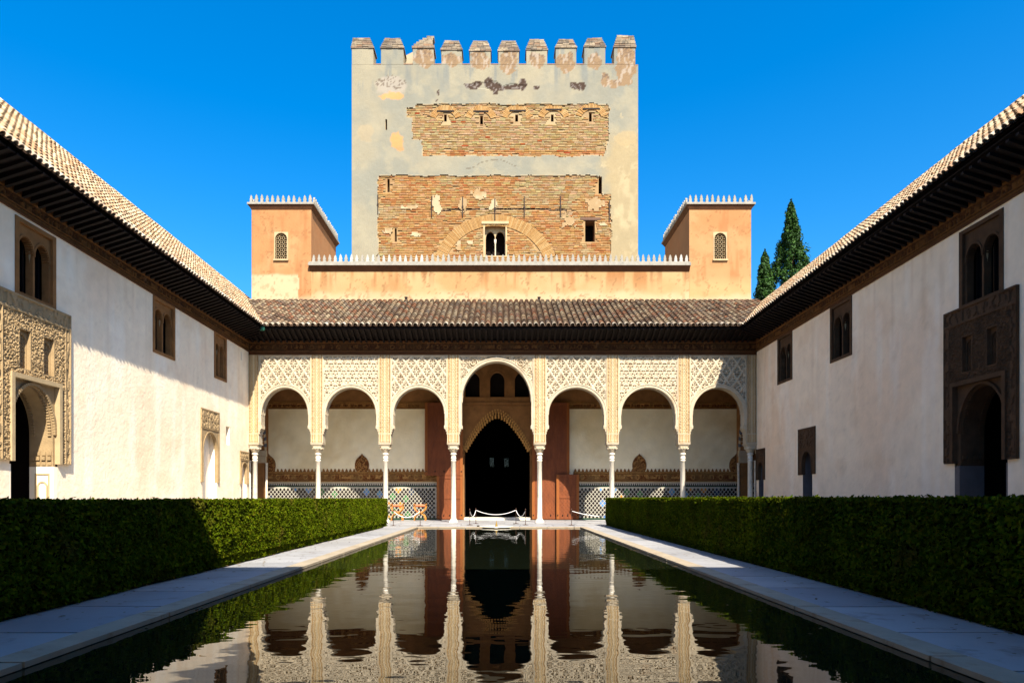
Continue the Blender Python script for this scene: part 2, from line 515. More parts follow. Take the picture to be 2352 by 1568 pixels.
wm = bpy.data.materials.new('still_pool_water'); wm.use_nodes = True
nt = wm.node_tree; N, L = nt.nodes, nt.links
p = N['Principled BSDF']
p.inputs['Base Color'].default_value = (0.006, 0.008, 0.004, 1)
p.inputs['Roughness'].default_value = 0.0
p.inputs['IOR'].default_value = 1.7
geo = N.new('ShaderNodeNewGeometry')
mp = N.new('ShaderNodeMapping'); mp.inputs['Scale'].default_value = (0.55, 1.0, 1.0)
L.new(geo.outputs['Position'], mp.inputs['Vector'])
n1 = N.new('ShaderNodeTexNoise'); n1.inputs['Scale'].default_value = 3.2; n1.inputs['Detail'].default_value = 2.0; n1.inputs['Roughness'].default_value = 0.45
n2 = N.new('ShaderNodeTexNoise'); n2.inputs['Scale'].default_value = 0.8; n2.inputs['Detail'].default_value = 1.0
L.new(mp.outputs[0], n1.inputs['Vector']); L.new(mp.outputs[0], n2.inputs['Vector'])
ad = N.new('ShaderNodeMath'); ad.operation = 'MULTIPLY_ADD'; ad.inputs[1].default_value = 1.5
L.new(n2.outputs['Fac'], ad.inputs[0]); L.new(n1.outputs['Fac'], ad.inputs[2])
bp = N.new('ShaderNodeBump'); bp.inputs['Strength'].default_value = 1.0; bp.inputs['Distance'].default_value = 0.0031
L.new(ad.outputs[0], bp.inputs['Height']); L.new(bp.outputs[0], p.inputs['Normal'])
w = MB(); w.add([(PX0 - .01, PY0 - .01, -0.035), (PX1 + .01, PY0 - .01, -0.035), (PX1 + .01, PY1 + .01, -0.035), (PX0 - .01, PY1 + .01, -0.035)], [(0, 1, 2, 3)])
w.build('pool_water', wm, kind='structure')

unit = MB().box(0, 1, 0, 1, 0, 1)
slab_me = unit.mesh('paving_slab', MAT['paving'])
cop_me = unit.mesh('coping_stone', MAT['coping'])
def slab(me, x0, x1, y0, y1, ztop=0.0, zb=-0.029, gap=0.014):
    o = bpy.data.objects.new(me.name, me); COL.objects.link(o)
    o.parent = floor
    dz = random.uniform(-0.003, 0.0)
    o.location = (x0 + gap, y0 + gap, zb); o.scale = (x1 - x0 - 2 * gap, y1 - y0 - 2 * gap, ztop + dz - zb)
    return o
def run(me, x0, x1, ya, yb, step, **kw):
    y = ya
    while y < yb - 0.05:
        e = min(yb, y + step * random.uniform(0.85, 1.2))
        if yb - e < 0.35: e = yb
        slab(me, x0, x1, y, e, **kw); y = e
run(slab_me, -4.56, PX0 - 0.27, 3.0, PY1 + 0.27, 1.35)
run(slab_me, PX1 + 0.27, 4.30, 3.0, PY1 + 0.27, 1.35)
run(cop_me, PX0 - 0.27, PX0 + 0.03, 3.0, PY1 - 0.03, 1.9, ztop=0.012)
run(cop_me, PX1 - 0.03, PX1 + 0.27, 3.0, PY1 - 0.03, 1.9, ztop=0.012)
x = PX0 - 0.27
while x < PX1 + 0.26:
    e = min(PX1 + 0.27, x + 1.06); slab(cop_me, x, e, PY1 - 0.03, PY1 + 0.27, ztop=0.012); x = e
ys = [PY1 + 0.27, 27.9, 29.1, 30.3, 31.5]
for a, b in zip(ys[:-1], ys[1:]):
    x = -8.4 + random.uniform(0, .5)
    while x < 8.6:
        e = x + random.uniform(1.0, 1.4); slab(slab_me, x, e, a, b); x = e
ys = [31.5, 32.6, 33.7, 34.8, 35.74]
for a, b in zip(ys[:-1], ys[1:]):
    x = -12.2
    while x < 12.2:
        e = min(12.2, x + random.uniform(1.2, 1.6))
        if 12.2 - e < 0.4: e = 12.2
        slab(slab_me, x, e, a, b); x = e

# ------------------------------------------------------------------ roof tiles
def tile_geo(r0, r1, L, lift, segs=6, th=0.016):
    mb = MB(); vs = []
    for y, r, z in ((0, r0, lift), (L, r1, 0.0)):
        for rr in (r, r - th):
            for k in range(segs + 1):
                a = math.pi * k / segs
                vs.append((rr * math.cos(a), y, z + rr * 1.05 * math.sin(a)))
    m = segs + 1; fs = []
    for k in range(segs):
        fs.append((k, k + 1, 2 * m + k + 1, 2 * m + k))            # outer
        fs.append((m + k + 1, m + k, 3 * m + k, 3 * m + k + 1))    # inner
        fs.append((k + 1, k, m + k, m + k + 1))                    # lower end
    return mb.add(vs, fs)

def tile_roof(roof, org, e, s, ncol, ncourse, sp, ex, keep, jind, imin=0, imax=9999, r=None, tm='tile'):
    e, s = Vector(e).normalized(), Vector(s).normalized()
    n = e.cross(s).normalized()
    r = r or sp * 0.40
    L = ex * 1.22
    cov = tile_geo(r, r * 0.82, L, 0.035)
    me_e = cov.mesh('tile', MAT['eavetile']); me_t = cov.mesh('tile', MAT[tm])
    rest, chan = MB(), MB()
    nind = 0
    for i in range(ncol):
        wob = random.uniform(-0.012, 0.012)
        for j in range(ncourse):
            c = Vector(org) + e * ((i + 0.5) * sp + wob) + s * (j * ex)
            if keep(c + s * ex * 0.5):
                R = Matrix((e, s, n)).transposed().to_4x4()
                Mx = Matrix.Translation(c + n * (0.055 + random.uniform(-.006, .006)) + s * random.uniform(-.015, .015)) @ R @ Matrix.Rotation(random.uniform(-.03, .03), 4, 'Z')
                if j < jind and imin <= i < imax and nind < 300:
                    nind += 1
                    o = bpy.data.objects.new('tile', me_e if j == 0 else me_t); COL.objects.link(o)
                    o.parent = roof; o.matrix_basis = Mx
                else:
                    rest.add([Mx @ Vector(v) for v in cov.v], cov.f)
            c2 = Vector(org) + e * ((i + 1.0) * sp) + s * (j * ex - 0.03)
            if keep(c2 + s * ex * 0.5):
                vs = []
                for y, z in ((0, 0.03), (ex * 1.1, 0.0)):
                    for k in range(5):
                        a = math.pi * (0.1 + 0.8 * k / 4)
                        q = c2 + e * (-math.cos(a) * sp * 0.5) + s * y + n * (z + 0.10 - math.sin(a) * 0.085)
                        vs.append(q)
                chan.add(vs, [(k, k + 1, 6 + k, 5 + k) for k in range(4)])
    rest.build('cover_tiles', MAT[tm], roof, kind='stuff')
    chan.build('channel_tiles', MAT['channel'], roof, kind='stuff')

# ================================================================== THE NORTH GALLERY
gal = thing('arcaded_gallery', 'seven arched portico with carved ivory stucco, slim marble columns and a tiled lean-to roof', 'gallery', (0, YF, 0))
pf = PN(YF)
colpx = [728, 884, 1041, 1240, 1407, 1571]
CX = [(x - VX) * YF / FPX for x in colpx]
YC = YF + 0.22

shaft = MB(); shaft.smooth = True
shaft.lathe([(0.135, 0.16), (0.122, 0.22), (0.116, 0.5), (0.112, 2.86), (0.128, 2.87), (0.128, 2.90), (0.113, 2.91), (0.113, 2.97), (0.128, 2.98), (0.128, 3.01), (0.114, 3.02), (0.115, 3.16), (0.15, 3.18), (0.15, 3.22), (0.12, 3.24), (0.12, 3.27)], (0, 0, 0), 20)
basem = MB(); basem.box(-.19, .19, -.19, .19, -0.004, 0.07); basem.lathe([(0.18, 0.071), (0.185, 0.10), (0.15, 0.125), (0.155, 0.15), (0.13, 0.17)], (0, 0, 0), 20)
capm = MB(); capm.lathe([(0.125, 3.26), (0.15, 3.30), (0.19, 3.36), (0.215, 3.41), (0.20, 3.43)], (0, 0, 0), 20)
pts = [(math.copysign(.225, a) + 0.0, math.copysign(.225, b)) for a, b in ((-1, -1), (1, -1), (1, 1), (-1, 1))]
oct_ = [(-.225, -.16), (-.16, -.225), (.16, -.225), (.225, -.16), (.225, .16), (.16, .225), (-.16, .225), (-.225, .16)]
capm.prism(oct_[::-1], lambda u, v, w_: (u, v, w_), 3.42, 3.56)
for sx in (-1, 1):
    for q in range(3):
        capm.box(sx * .15 - .05 if False else -.16 + q * .12, -.16 + q * .12 + .07, sx * .232 - .012, sx * .232 + .012, 3.44, 3.55)
        capm.box(sx * .232 - .012, sx * .232 + .012, -.16 + q * .12, -.16 + q * .12 + .07, 3.44, 3.55)
capm.box(-.235, .235, -.235, .235, 3.565, 3.60); capm.box(-.255, .255, -.255, .255, 3.602, 3.64); capm.box(-.285, .285, -.285, .285, 3.642, 3.685)
meS, meB, meC = shaft.mesh('column', MAT['marble']), basem.mesh('column_base', MAT['marble']), capm.mesh('capital', MAT['stucco'])
meS.polygons.foreach_set('use_smooth', [len(f.vertices) == 4 for f in meS.polygons])
for X in CX + [-11.62, 11.68]:
    o = bpy.data.objects.new('column', meS); COL.objects.link(o); o.parent = gal
    o.matrix_parent_inverse = Matrix.Translation(-Vector(gal.location)); o.location = (X, YC, 0)
    for nm, me in (('column_base', meB), ('capital', meC)):
        q = bpy.data.objects.new(nm, me); COL.objects.link(q); q.parent = o

# piers with vertical bands
piers = [(-11.84, -11.36)] + [(x - .28, x + .28) for x in CX] + [(11.42, 11.90)]
for a, b in piers:
    mb = MB(); mb.box(a, b, YF + .02, YF + .46, 3.69, 8.5)
    for zz in (4.12, 3.70): mb.box(a - .012, b + .012, YF - .05, YF + .3, zz, zz + .03)
    pr = mb.build('pier', MAT['stucco'], gal)
    c, hw = (a + b) / 2, (b - a) / 2
    def hp(U, V, c=c, hw=hw):
        t = np.abs(U - c) / hw
        h = 0.03 + 0.018 * ((t > .86) | ((t > .50) & (t < .60)) | ((t > .12) & (t < .20)))
        h = h - 0.02 * (fbm(U * 22, V * 22, 5, 2) > .54) * ((t > .6) & (t < .86))
        h = h - 0.014 * (np.sin(V * 38) * np.sin(U * 60) > .35) * (t < .5)
        blk = (V > 3.76) & (V < 4.12)
        return np.where(blk, 0.045 - 0.02 * ((t < .8) & (np.sin(U * 75) > .2) & (V > 3.84) & (V < 4.04)), h)
    def cpier(U, V, c=c, hw=hw):
        t = np.abs(U - c) / hw
        k = np.ones(U.shape + (3,)) * np.array(lin((212, 180, 130)))
        k = mixc(k, lin((188, 146, 94)), ((t > .6) & (t < .86)) * .7)
        k = mixc(k, lin((228, 206, 166)), ((t > .86) | ((t > .46) & (t < .62)) | (t < .22)) * .9)
        return k
    relief('pier_carving', pf, a + .001, b - .001, 3.70, 7.81, 0.026, hp, pr, MAT['stucco_col'], None, cpier)

def sebka_ribs(U, V):
    a, b = U / .50 + V / .74, U / .50 - V / .74
    da, db = np.abs(a - np.round(a)), np.abs(b - np.round(b))
    rib = np.maximum(sm(.10, .055, da), sm(.10, .055, db))
    fa, fb = np.abs(a - np.floor(a) - .5), np.abs(b - np.floor(b) - .5)
    hole = np.exp(-((fa - .25) ** 2 + (fb - .25) ** 2) / .005) + np.exp(-((fa - .31) ** 2 + (fb - .03) ** 2) / .0032) + np.exp(-((fa - .03) ** 2 + (fb - .31) ** 2) / .0032) + np.exp(-((fa - .13) ** 2 + (fb - .13) ** 2) / .003)
    boss = np.exp(-(fa ** 2 + fb ** 2) / .012)
    return 0.028 * rib + 0.012 * boss - 0.10 * sm(.30, .60, hole) * (1 - rib) + 0.012 * (fbm(U * 24, V * 24, 3, 2) - .5)

def sebka_scales(U, V):
    j = np.floor(V / .34)
    fu = np.mod(U / .40 + .5 * np.mod(j, 2), 1) - .5
    fv = np.mod(V / .34, 1) - .5
    rr = np.sqrt((fu * 1.0) ** 2 + (fv * .9) ** 2)
    rib = np.exp(-((rr - .40) ** 2) / .004)
    hole = sum(np.exp(-((np.abs(fu) - a) ** 2 + (fv - b) ** 2) / s) for a, b, s in ((.24, -.12, .007), (.11, .22, .006), (.42, .30, .008), (.0, -.30, .005)))
    boss = np.exp(-(fu ** 2 + fv ** 2) / .014)
    return 0.02 * rib + 0.025 * boss - 0.10 * sm(.30, .60, hole) * (1 - .5 * rib) + 0.012 * (fbm(U * 24, V * 24, 9, 2) - .5)

def arabesque(U, V):
    k = fbm(U * 9, V * 9, 21, 3)
    h = 0.03 * np.sin(k * 26) * .5
    for cx in (-1.35, 0.86):
        r = np.sqrt((U - cx) ** 2 + (V - 7.45) ** 2)
        h = np.where(r < .26, 0.035 * np.cos(r * 62), h)
    return h - 0.045 * (fbm(U * 16, V * 16, 33, 2) > .60)

for bi in range(7):
    uL, uR = piers[bi][1], piers[bi + 1][0]
    c = (uL + uR) / 2
    centre = bi == 3
    hw = (uR - uL) / 2 - .115
    w_ = .15
    vs_, apex, leg = (5.66, 7.53, 4.52) if centre else (5.06, 6.31, 4.54)
    if bi in (0, 6): apex = 6.31
    rise = apex - vs_
    mb = MB(); arch_plate(mb, pf, uL - .01, uR + .01, leg, 8.5, [(c, hw + .02, vs_, rise + .02, 'round')], -.24, -.46, n=28)
    ap = mb.build('arch_panel', MAT['stucco'], gal)
    def keep(U, V, c=c, hw=hw, vs_=vs_, rise=rise):
        t = np.abs(U - c)
        ins = np.where(V > vs_, (t / (hw + .09)) ** 2 + ((V - vs_) / (rise + .09)) ** 2 < 1, t < hw + .09)
        return ~ins
    fn = arabesque if centre else (sebka_ribs if bi in (0, 2, 4, 6) else sebka_scales)
    def fun(U, V, fn=fn, uL=uL, uR=uR):
        edge = (U < uL + .06) | (U > uR - .06) | (V > 7.74)
        return np.where(edge, 0.015, fn(U, V) - 0.02)
    relief('lattice_carving', pf, uL, uR, leg + .05, 7.81, 0.024, fun, ap, MAT['stucco'], keep).__setitem__('kind', 'stuff')
    mb = MB(); archivolt(mb, pf, c, hw, vs_, rise, w_, leg, .03, -.47)
    archivolt(mb, pf, c, hw + .10, vs_, rise + .10, .045, leg + .3, .055, .0)
    mb.prism([(c - .05, apex + .1), (c + .05, apex + .1), (c, apex + .24)], lambda u, v, w: pf(u, v, w), .06, .0)
    mb.build('archivolt', MAT['stucco'], ap)
    mb = MB()
    path = arch_pts(c, hw - .008, vs_, rise - .008, 'round', 40)
    for dd in (.02, -.2, -.42): beads(mb, pf, path, .062, .038, .038, dd, dd - .05)
    mb.build('arch_scallops', MAT['stucco'], ap, kind='stuff')
    for s, e in ((1, uL), (-1, uR)):                  # stepped corbels under the arch legs
        mb = MB()
        for q, (z0, z1, o_) in enumerate(((4.44, 4.54, .135), (4.34, 4.44, .10), (4.25, 4.34, .065), (4.12, 4.25, .03))):
            mb.box(e - s * .01, e + s * o_, YF - .035 + q * .012, YF + .45, z0, z1 - .004)
        for q in range(4):
            mb.box(e + s * .05, e + s * .145, YF - .03 + q * .12, YF + .03 + q * .12, 4.38, 4.52)
        mb.build('corbel', MAT['stucco'], ap)

# wooden frieze
def cartouches(scale=1.25):
    def h(U, V):
        t = np.mod(U / scale, 1)
        v = (V - np.min(V)) / (np.max(V) - np.min(V) + 1e-9)
        edge = (v < .1) | (v > .9) | ((v > .24) & (v < .28)) | ((v > .74) & (v < .78))
        script = (fbm(U * 12, V * 5, 8, 2) > .5) & (v > .3) & (v < .72) & (t > .12) & (t < .72)
        ros = np.abs(np.sqrt(((t - .9) * scale) ** 2 + ((v - .5) * .42) ** 2) - .09) < .03
        return 0.03 * edge + 0.022 * script + 0.02 * ros + .01 * (fbm(U * 30, V * 30, 2, 1) > .55)
    return h
def tint(hf, lo, hi, top):
    def c(U, V):
        h = hf(U, V)
        k = np.ones(U.shape + (3,)) * np.array(lin(lo))
        k = mixc(k, lin(hi), np.clip(h / top, 0, 1))
        return mixc(k, lin(tuple(v * .72 for v in hi)), sm(.52, .68, fbm(U * 2.3, V * 2.3, 27)) * .6)
    return c
mb = MB(); mb.box(-11.83, 11.89, YF - .02, YF + .3, 7.83, 8.60)
mb.box(-11.83, 11.89, YF - .10, YF - .02, 8.39, 8.46); mb.box(-11.83, 11.89, YF - .075, YF - .02, 7.93, 7.97); mb.box(-11.83, 11.89, YF - .065, YF - .02, 7.815, 7.845)
fz = mb.build('wooden_frieze', MAT['frieze'], gal)
relief('frieze_carving', PN(YF - .025), -11.82, 11.88, 7.972, 8.388, 0.03, cartouches(), fz, MAT['stucco_col'], None, tint(cartouches(), (70, 38, 16), (134, 88, 44), .035))

# eave: sloping soffit and rafters
EY = 30.95
so_ = MB(); so_.add([(-11.84, YF - .03, 8.50), (11.9, YF - .03, 8.50), (10.98, EY, 8.84), (-10.9, EY, 8.84), (-11.84, YF - .03, 8.54), (11.9, YF - .03, 8.54), (10.98, EY, 8.88), (-10.9, EY, 8.88)],
                    [(0, 3, 2, 1), (4, 5, 6, 7), (3, 7, 6, 2)])
so_.box(-10.9, 10.95, EY - .01, EY + .03, 8.80, 8.93)
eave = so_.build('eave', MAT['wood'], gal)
rf = MB()
rf.prism([(YF - .03, 8.36), (EY + .04, 8.735), (EY - .02, 8.76), (EY - .02, 8.81), (EY + .04, 8.82), (YF - .03, 8.485)][::-1], lambda u, v, w: (w, u, v), -.045, .045)
rme = rf.mesh('rafter', MAT['wood'])
x = -11.6
while x < 11.7:
    o = bpy.data.objects.new('rafter', rme); COL.objects.link(o); o.parent = eave; o.location = (x, 0, 0); x += 0.265

# lean-to roof
SN = 0.52
YT = 35.66
def zN(y): return 8.90 + SN * (y - EY)
SLL, SLR = 1.0, 0.90
XEL, XER = -10.90, 10.96
def zLr(x): return 8.90 + SLL * (XEL - x)
def zRr(x): return 8.90 + SLR * (x - XER)
ct = math.cos(math.atan(SN)); st = math.sin(math.atan(SN))
dk = MB()
top = YT + .04; dz = (zN(top) - 8.9)
dk.add([(XEL, EY, 8.87), (XER, EY, 8.87), (XER + dz / SLR, top, zN(top) - .03), (XEL - dz / SLL, top, zN(top) - .03)], [(0, 1, 2, 3)])
roofN = dk.build('roof', MAT['channel'], gal)
nN = int((XER - XEL + 5.4) / .273)
def keepN(c):
    if c.y > YT - .02: return False
    z = zN(c.y)
    return z >= zLr(c.x) - .02 and z >= zRr(c.x) - .02
tile_roof(roofN, (XEL - 2.7, EY - .10, 8.90 - .05), (1, 0, 0), (0, ct, st), nN, 17, .273, .325, keepN, 3, 8, 90)
vm = MB(); 
for xx in (933, 1238):
    X, Z = NP(xx, 694, 35.5)
    vm.lathe([(0.06, 0), (0.06, .22), (.09, .23), (.09, .27)], (X, 35.45, zN(35.45) + .05), 10)
vm.build('roof_vent', MAT['iron'], roofN)
gm = MB(); gm.lathe([(0.10, 0), (0.13, .1), (.06, .22)], (XEL + .05, EY - .05, 8.72), 10); gm.build('gutter_spout', MAT['bronze'], roofN)

# back wall of the gallery
YB = 35.8
pbk = PN(YB)
GX0, GX1 = -12.25, 12.30
DC, DHW = -0.25, 1.735                                # doorway centre and half width
def cback(U, V):
    n = fbm(U * .6, V * .6, 4); n2 = fbm(U * 3, V * 3, 5)
    c = np.ones(U.shape + (3,)) * np.array(lin((244, 230, 194)))
    c = mixc(c, lin((216, 194, 148)), sm(.45, .75, n) * .7)
    c = mixc(c, lin((250, 240, 212)), sm(.5, .7, n2) * .4)
    return c
wall('back_wall', pbk, GX0, GX1, 0, 11.3, .3, [(DC - 2.0, DC + 2.0, 0, 8.2)], cback, gal, MAT['wingcol'])
mb = MB(); mb.box(GX0, DC - 2.0, YB - .025, YB - .002, 5.80, 8.6); mb.box(DC + 2.0, GX1, YB - .025, YB - .002, 5.80, 8.6)
ub = mb.build('upper_band', MAT['brownstucco'], gal)
for a, b in ((GX0, DC - 2.2), (DC + 2.2, GX1)):
    relief('inscription_band', PN(YB - .03), a, b, 5.79, 6.16, .03, cartouches(1.5), ub, MAT['stucco_col'], None, tint(cartouches(1.5), (112, 62, 30), (196, 142, 78), .035))
mb = MB(); mb.box(-12.25, 12.3, YF + .47, YB, 8.56, 8.66)
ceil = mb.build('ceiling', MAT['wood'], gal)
for k in range(14):
    xx = -11.6 + k * 1.78
    MB().box(xx, xx + .14, YF + .48, YB - .01, 8.44, 8.559).build('beam', MAT['wood'], ceil)

# doorway: pointed muqarnas arch, carved field, three blind windows above; deep shade is put into their brown
mb = MB(); arch_plate(mb, pbk, DC - 2.0, DC + 2.0, 0.0, 5.98, [(DC, DHW, 3.70, 1.95, 'muq')], -.004, -.70, n=40)
dw = mb.build('doorway', MAT['brownstucco'], gal)
mb = MB()
pth = arch_pts(DC, DHW - .03, 3.70, 1.90, 'muq', 80)
beads(mb, pbk, pth, .15, .08, .13, .05, -.5)
pth = arch_pts(DC, DHW + .07, 3.70, 2.05, 'muq', 80)
beads(mb, pbk, pth, .15, .07, .10, .05, -.0)
pth = arch_pts(DC, DHW - .12, 3.65, 1.78, 'muq', 80)
beads(mb, pbk, pth, .17, .09, .17, .02, -.4)
mb.build('muqarnas', M('gilt_muqarnas', (206, 150, 78), rough=.8, var=.2, scale=5), dw, kind='stuff')
mb = MB(); 
for zz, dd in ((6.0, .05), (6.07, .08), (6.14, .05)): mb.box(DC - 2.0, DC + 2.0, YB - dd, YB + .2, zz, zz + .065)
mb.box(DC - 2.0, DC - 1.80, YB - .05, YB - .005, 3.4, 5.99); mb.box(DC + 1.80, DC + 2.0, YB - .05, YB - .005, 3.4, 5.99)
for s in (-1, 1):
    for q in range(3): mb.box(DC + s * (DHW - .02), DC + s * (DHW + .10), YB - .05 + .0 * q, YB + .5, 3.40 + q * .1, 3.48 + q * .1)
mb.build('moulding', MAT['brownstucco'], dw)
mb = MB(); arch_plate(mb, pbk, DC - 2.0, DC + 2.0, 6.21, 8.56, [(DC - 1.30, .38, 7.28, .46, 'round'), (DC, .38, 7.28, .46, 'round'), (DC + 1.30, .38, 7.28, .46, 'round')], -.006, -.3)
for k in (-1, 0, 1):
    archivolt(mb, pbk, DC + 1.3 * k, .38, 7.28, .46, .05, 6.45, .03, -.05)
    archivolt(mb, pbk, DC + 1.3 * k, .55, 7.28, .63, .04, 7.1, .03, -.005)
mb.box(DC - 2.0, DC + 2.0, YB - .04, YB + .1, 6.215, 6.42)
bw = mb.build('blind_windows', MAT['brownstucco'], gal)
MB().box(DC - 2, DC + 2, YB + .3, YB + .34, 6.2, 8.56).build('window_back', MAT['dark'], bw)

st_ = MB(); st_.box(DC - 1.72, DC + 1.72, YB - .28, YB + .68, -.02, .12); st_.build('doorstep', MAT['marble'], gal)

# mosaic dado: white bed, raised lozenges
ZB = {'k': (30, 22, 22), 'b': (92, 142, 190), 'g': (52, 112, 58), 'o': (206, 132, 40), 'n': (40, 52, 76)}
def zcol(i, j):
    q = (i - j) // 2; r = (i + j) // 2
    t = (q // 2 * 7 + r // 3 * 3) % 11
    if (q % 4) < 2 and (r % 3) < 2:
        return {0: 'b', 1: 'g', 4: 'o', 6: 'b', 7: 'g', 9: 'o', 10: 'n'}.get(t, 'k')
    return 'k'
du, dv = .098, .118
lz = MB().prism([(0, -.090), (.074, 0), (0, .090), (-.074, 0)], lambda u, v, w: (u, -w, v), .006, .0).mesh('mosaic_piece', MAT['zelligeobj'])
def dado(a, b, individuals):
    mb = MB(); mb.box(a, b, YB - .04, YB - .003, 0.0, 1.92)
    d = mb.build('mosaic_dado', MAT['zback'], gal)
    trim = MB()
    trim.box(a, b, YB - .052, YB - .04, 0.0, .10, lin((28, 62, 40))); trim.box(a, b, YB - .052, YB - .04, 1.73, 1.79, lin((24, 56, 44)))
    trim.box(a, b, YB - .048, YB - .04, 1.79, 1.90, lin((30, 24, 24)))
    u = a + .03
    while u < b - .05:
        trim.prism([(u, 1.895), (u + .022, 1.80), (u + .044, 1.80), (u + .066, 1.895)], lambda p_, q_, w: (p_, YB - .048 - w, q_), .006, 0, lin((222, 214, 196)))
        u += .098
    trim.build('mosaic_border', MAT['zellige'], d, kind='stuff')
    rest = MB(); cnt = 0
    for i in range(int((b - a) / du)):
        for j in range(14):
            if (i + j) % 2: continue
            u, v = a + .06 + i * du, .16 + j * dv
            if u > b - .06 or v > 1.68: continue
            cc = lin(ZB[zcol(i + 400, j)])
            cc = tuple(t * random.uniform(.85, 1.2) for t in cc)
            if individuals(u) and cnt < 150:
                cnt += 1
                o = bpy.data.objects.new('mosaic_piece', lz); COL.objects.link(o); o.parent = d
                o.location = (u, YB - .041, v); o.color = cc + (1,)
            else:
                rest.prism([(u, v - .090), (u + .074, v), (u, v + .090), (u - .074, v)], lambda p_, q_, w: (p_, YB - .041 - w, q_), .006, 0, cc)
            # small star between the lozenges
    rest.build('mosaic_field', MAT['zellige'], d, kind='stuff')
    mb = MB()
    mb.box(a, b, YB - .07, YB - .003, 1.92, 1.98)
    fr = mb.build('dado_moulding', MAT['stucco'], d)
    relief('dado_inscription', PN(YB - .04), a, b, 1.982, 2.49, .03, cartouches(1.45), d, MAT['stucco_col'], None, tint(cartouches(1.45), (120, 68, 34), (212, 162, 96), .035))
    mb = MB(); mb.box(a, b, YB - .03, YB - .004, 2.49, 2.52)
    u = a + .1
    while u < b - .08:
        mb.prism([(u - .075, 2.52), (u + .075, 2.52), (u + .05, 2.60), (u + .02, 2.67), (u - .02, 2.67), (u - .05, 2.60)], lambda p_, q_, w: (p_, YB - .004 - w, q_), .02, 0)
        u += .2
    mb.build('stepped_cresting', MAT['brownstucco'], d, kind='stuff')
    return d
MAT['ochre'] = M('ochre_stucco', (176, 128, 76), var=.2, scale=4, bump=.5, carve=.6, cscale=22)
XdL, XdR = NP(1003, 0, YB)[0], NP(1330, 0, YB)[0]
dado(GX0, XdL, lambda u: u > -5.9)
dado(XdR - .3, GX1, lambda u: u < 6.0)
def medallion(cx, clip=None):
    pts = []
    for k in range(25):
        t = k / 24
        y = 2.50 + .95 * t
        wd = .37 * (math.sin(math.pi * min(1, (.28 + .62 * t))) ** .8 if t < .86 else .37 / .37 * 0.0)
        pts.append((wd, y))
    prof = [(.27, 2.5), (.34, 2.62), (.37, 2.78), (.365, 2.95), (.32, 3.10), (.24, 3.22), (.14, 3.31), (.06, 3.38), (.0, 3.46)]
    out = [(cx + a, b) for a, b in prof] + [(cx - a, b) for a, b in reversed(prof[:-1])]
    if clip: out = [(min(max(a, clip[0]), clip[1]), b) for a, b in out]
    m_ = MB().prism(out, lambda u, v, w: pbk(u, v, w), .045, .0)
    o = m_.build('medallion', MAT['brownstucco'], gal)
    def kp(U, V):
        hwid = np.interp(V, [b for a, b in prof], [a for a, b in prof])
        k = np.abs(U - cx) < hwid - .03
        if clip: k &= (U > clip[0] + .02) & (U < clip[1] - .02)
        return k
    relief('medallion_carving', PN(YB - .047), cx - .37, cx + .37, 2.5, 3.46, .03, lambda U, V: .02 * (fbm(U * 20, V * 20, 6, 2) > .5) + .004, o, MAT['stucco_col'], kp, tint(lambda U, V: .03 * (fbm(U * 20, V * 20, 6, 2) > .5), (118, 70, 36), (196, 142, 82), .03))
medallion(-7.34); medallion(7.2); medallion(GX0 + .02, (GX0 + .02, 0)); medallion(GX1 - .02, (0, GX1 - .02))

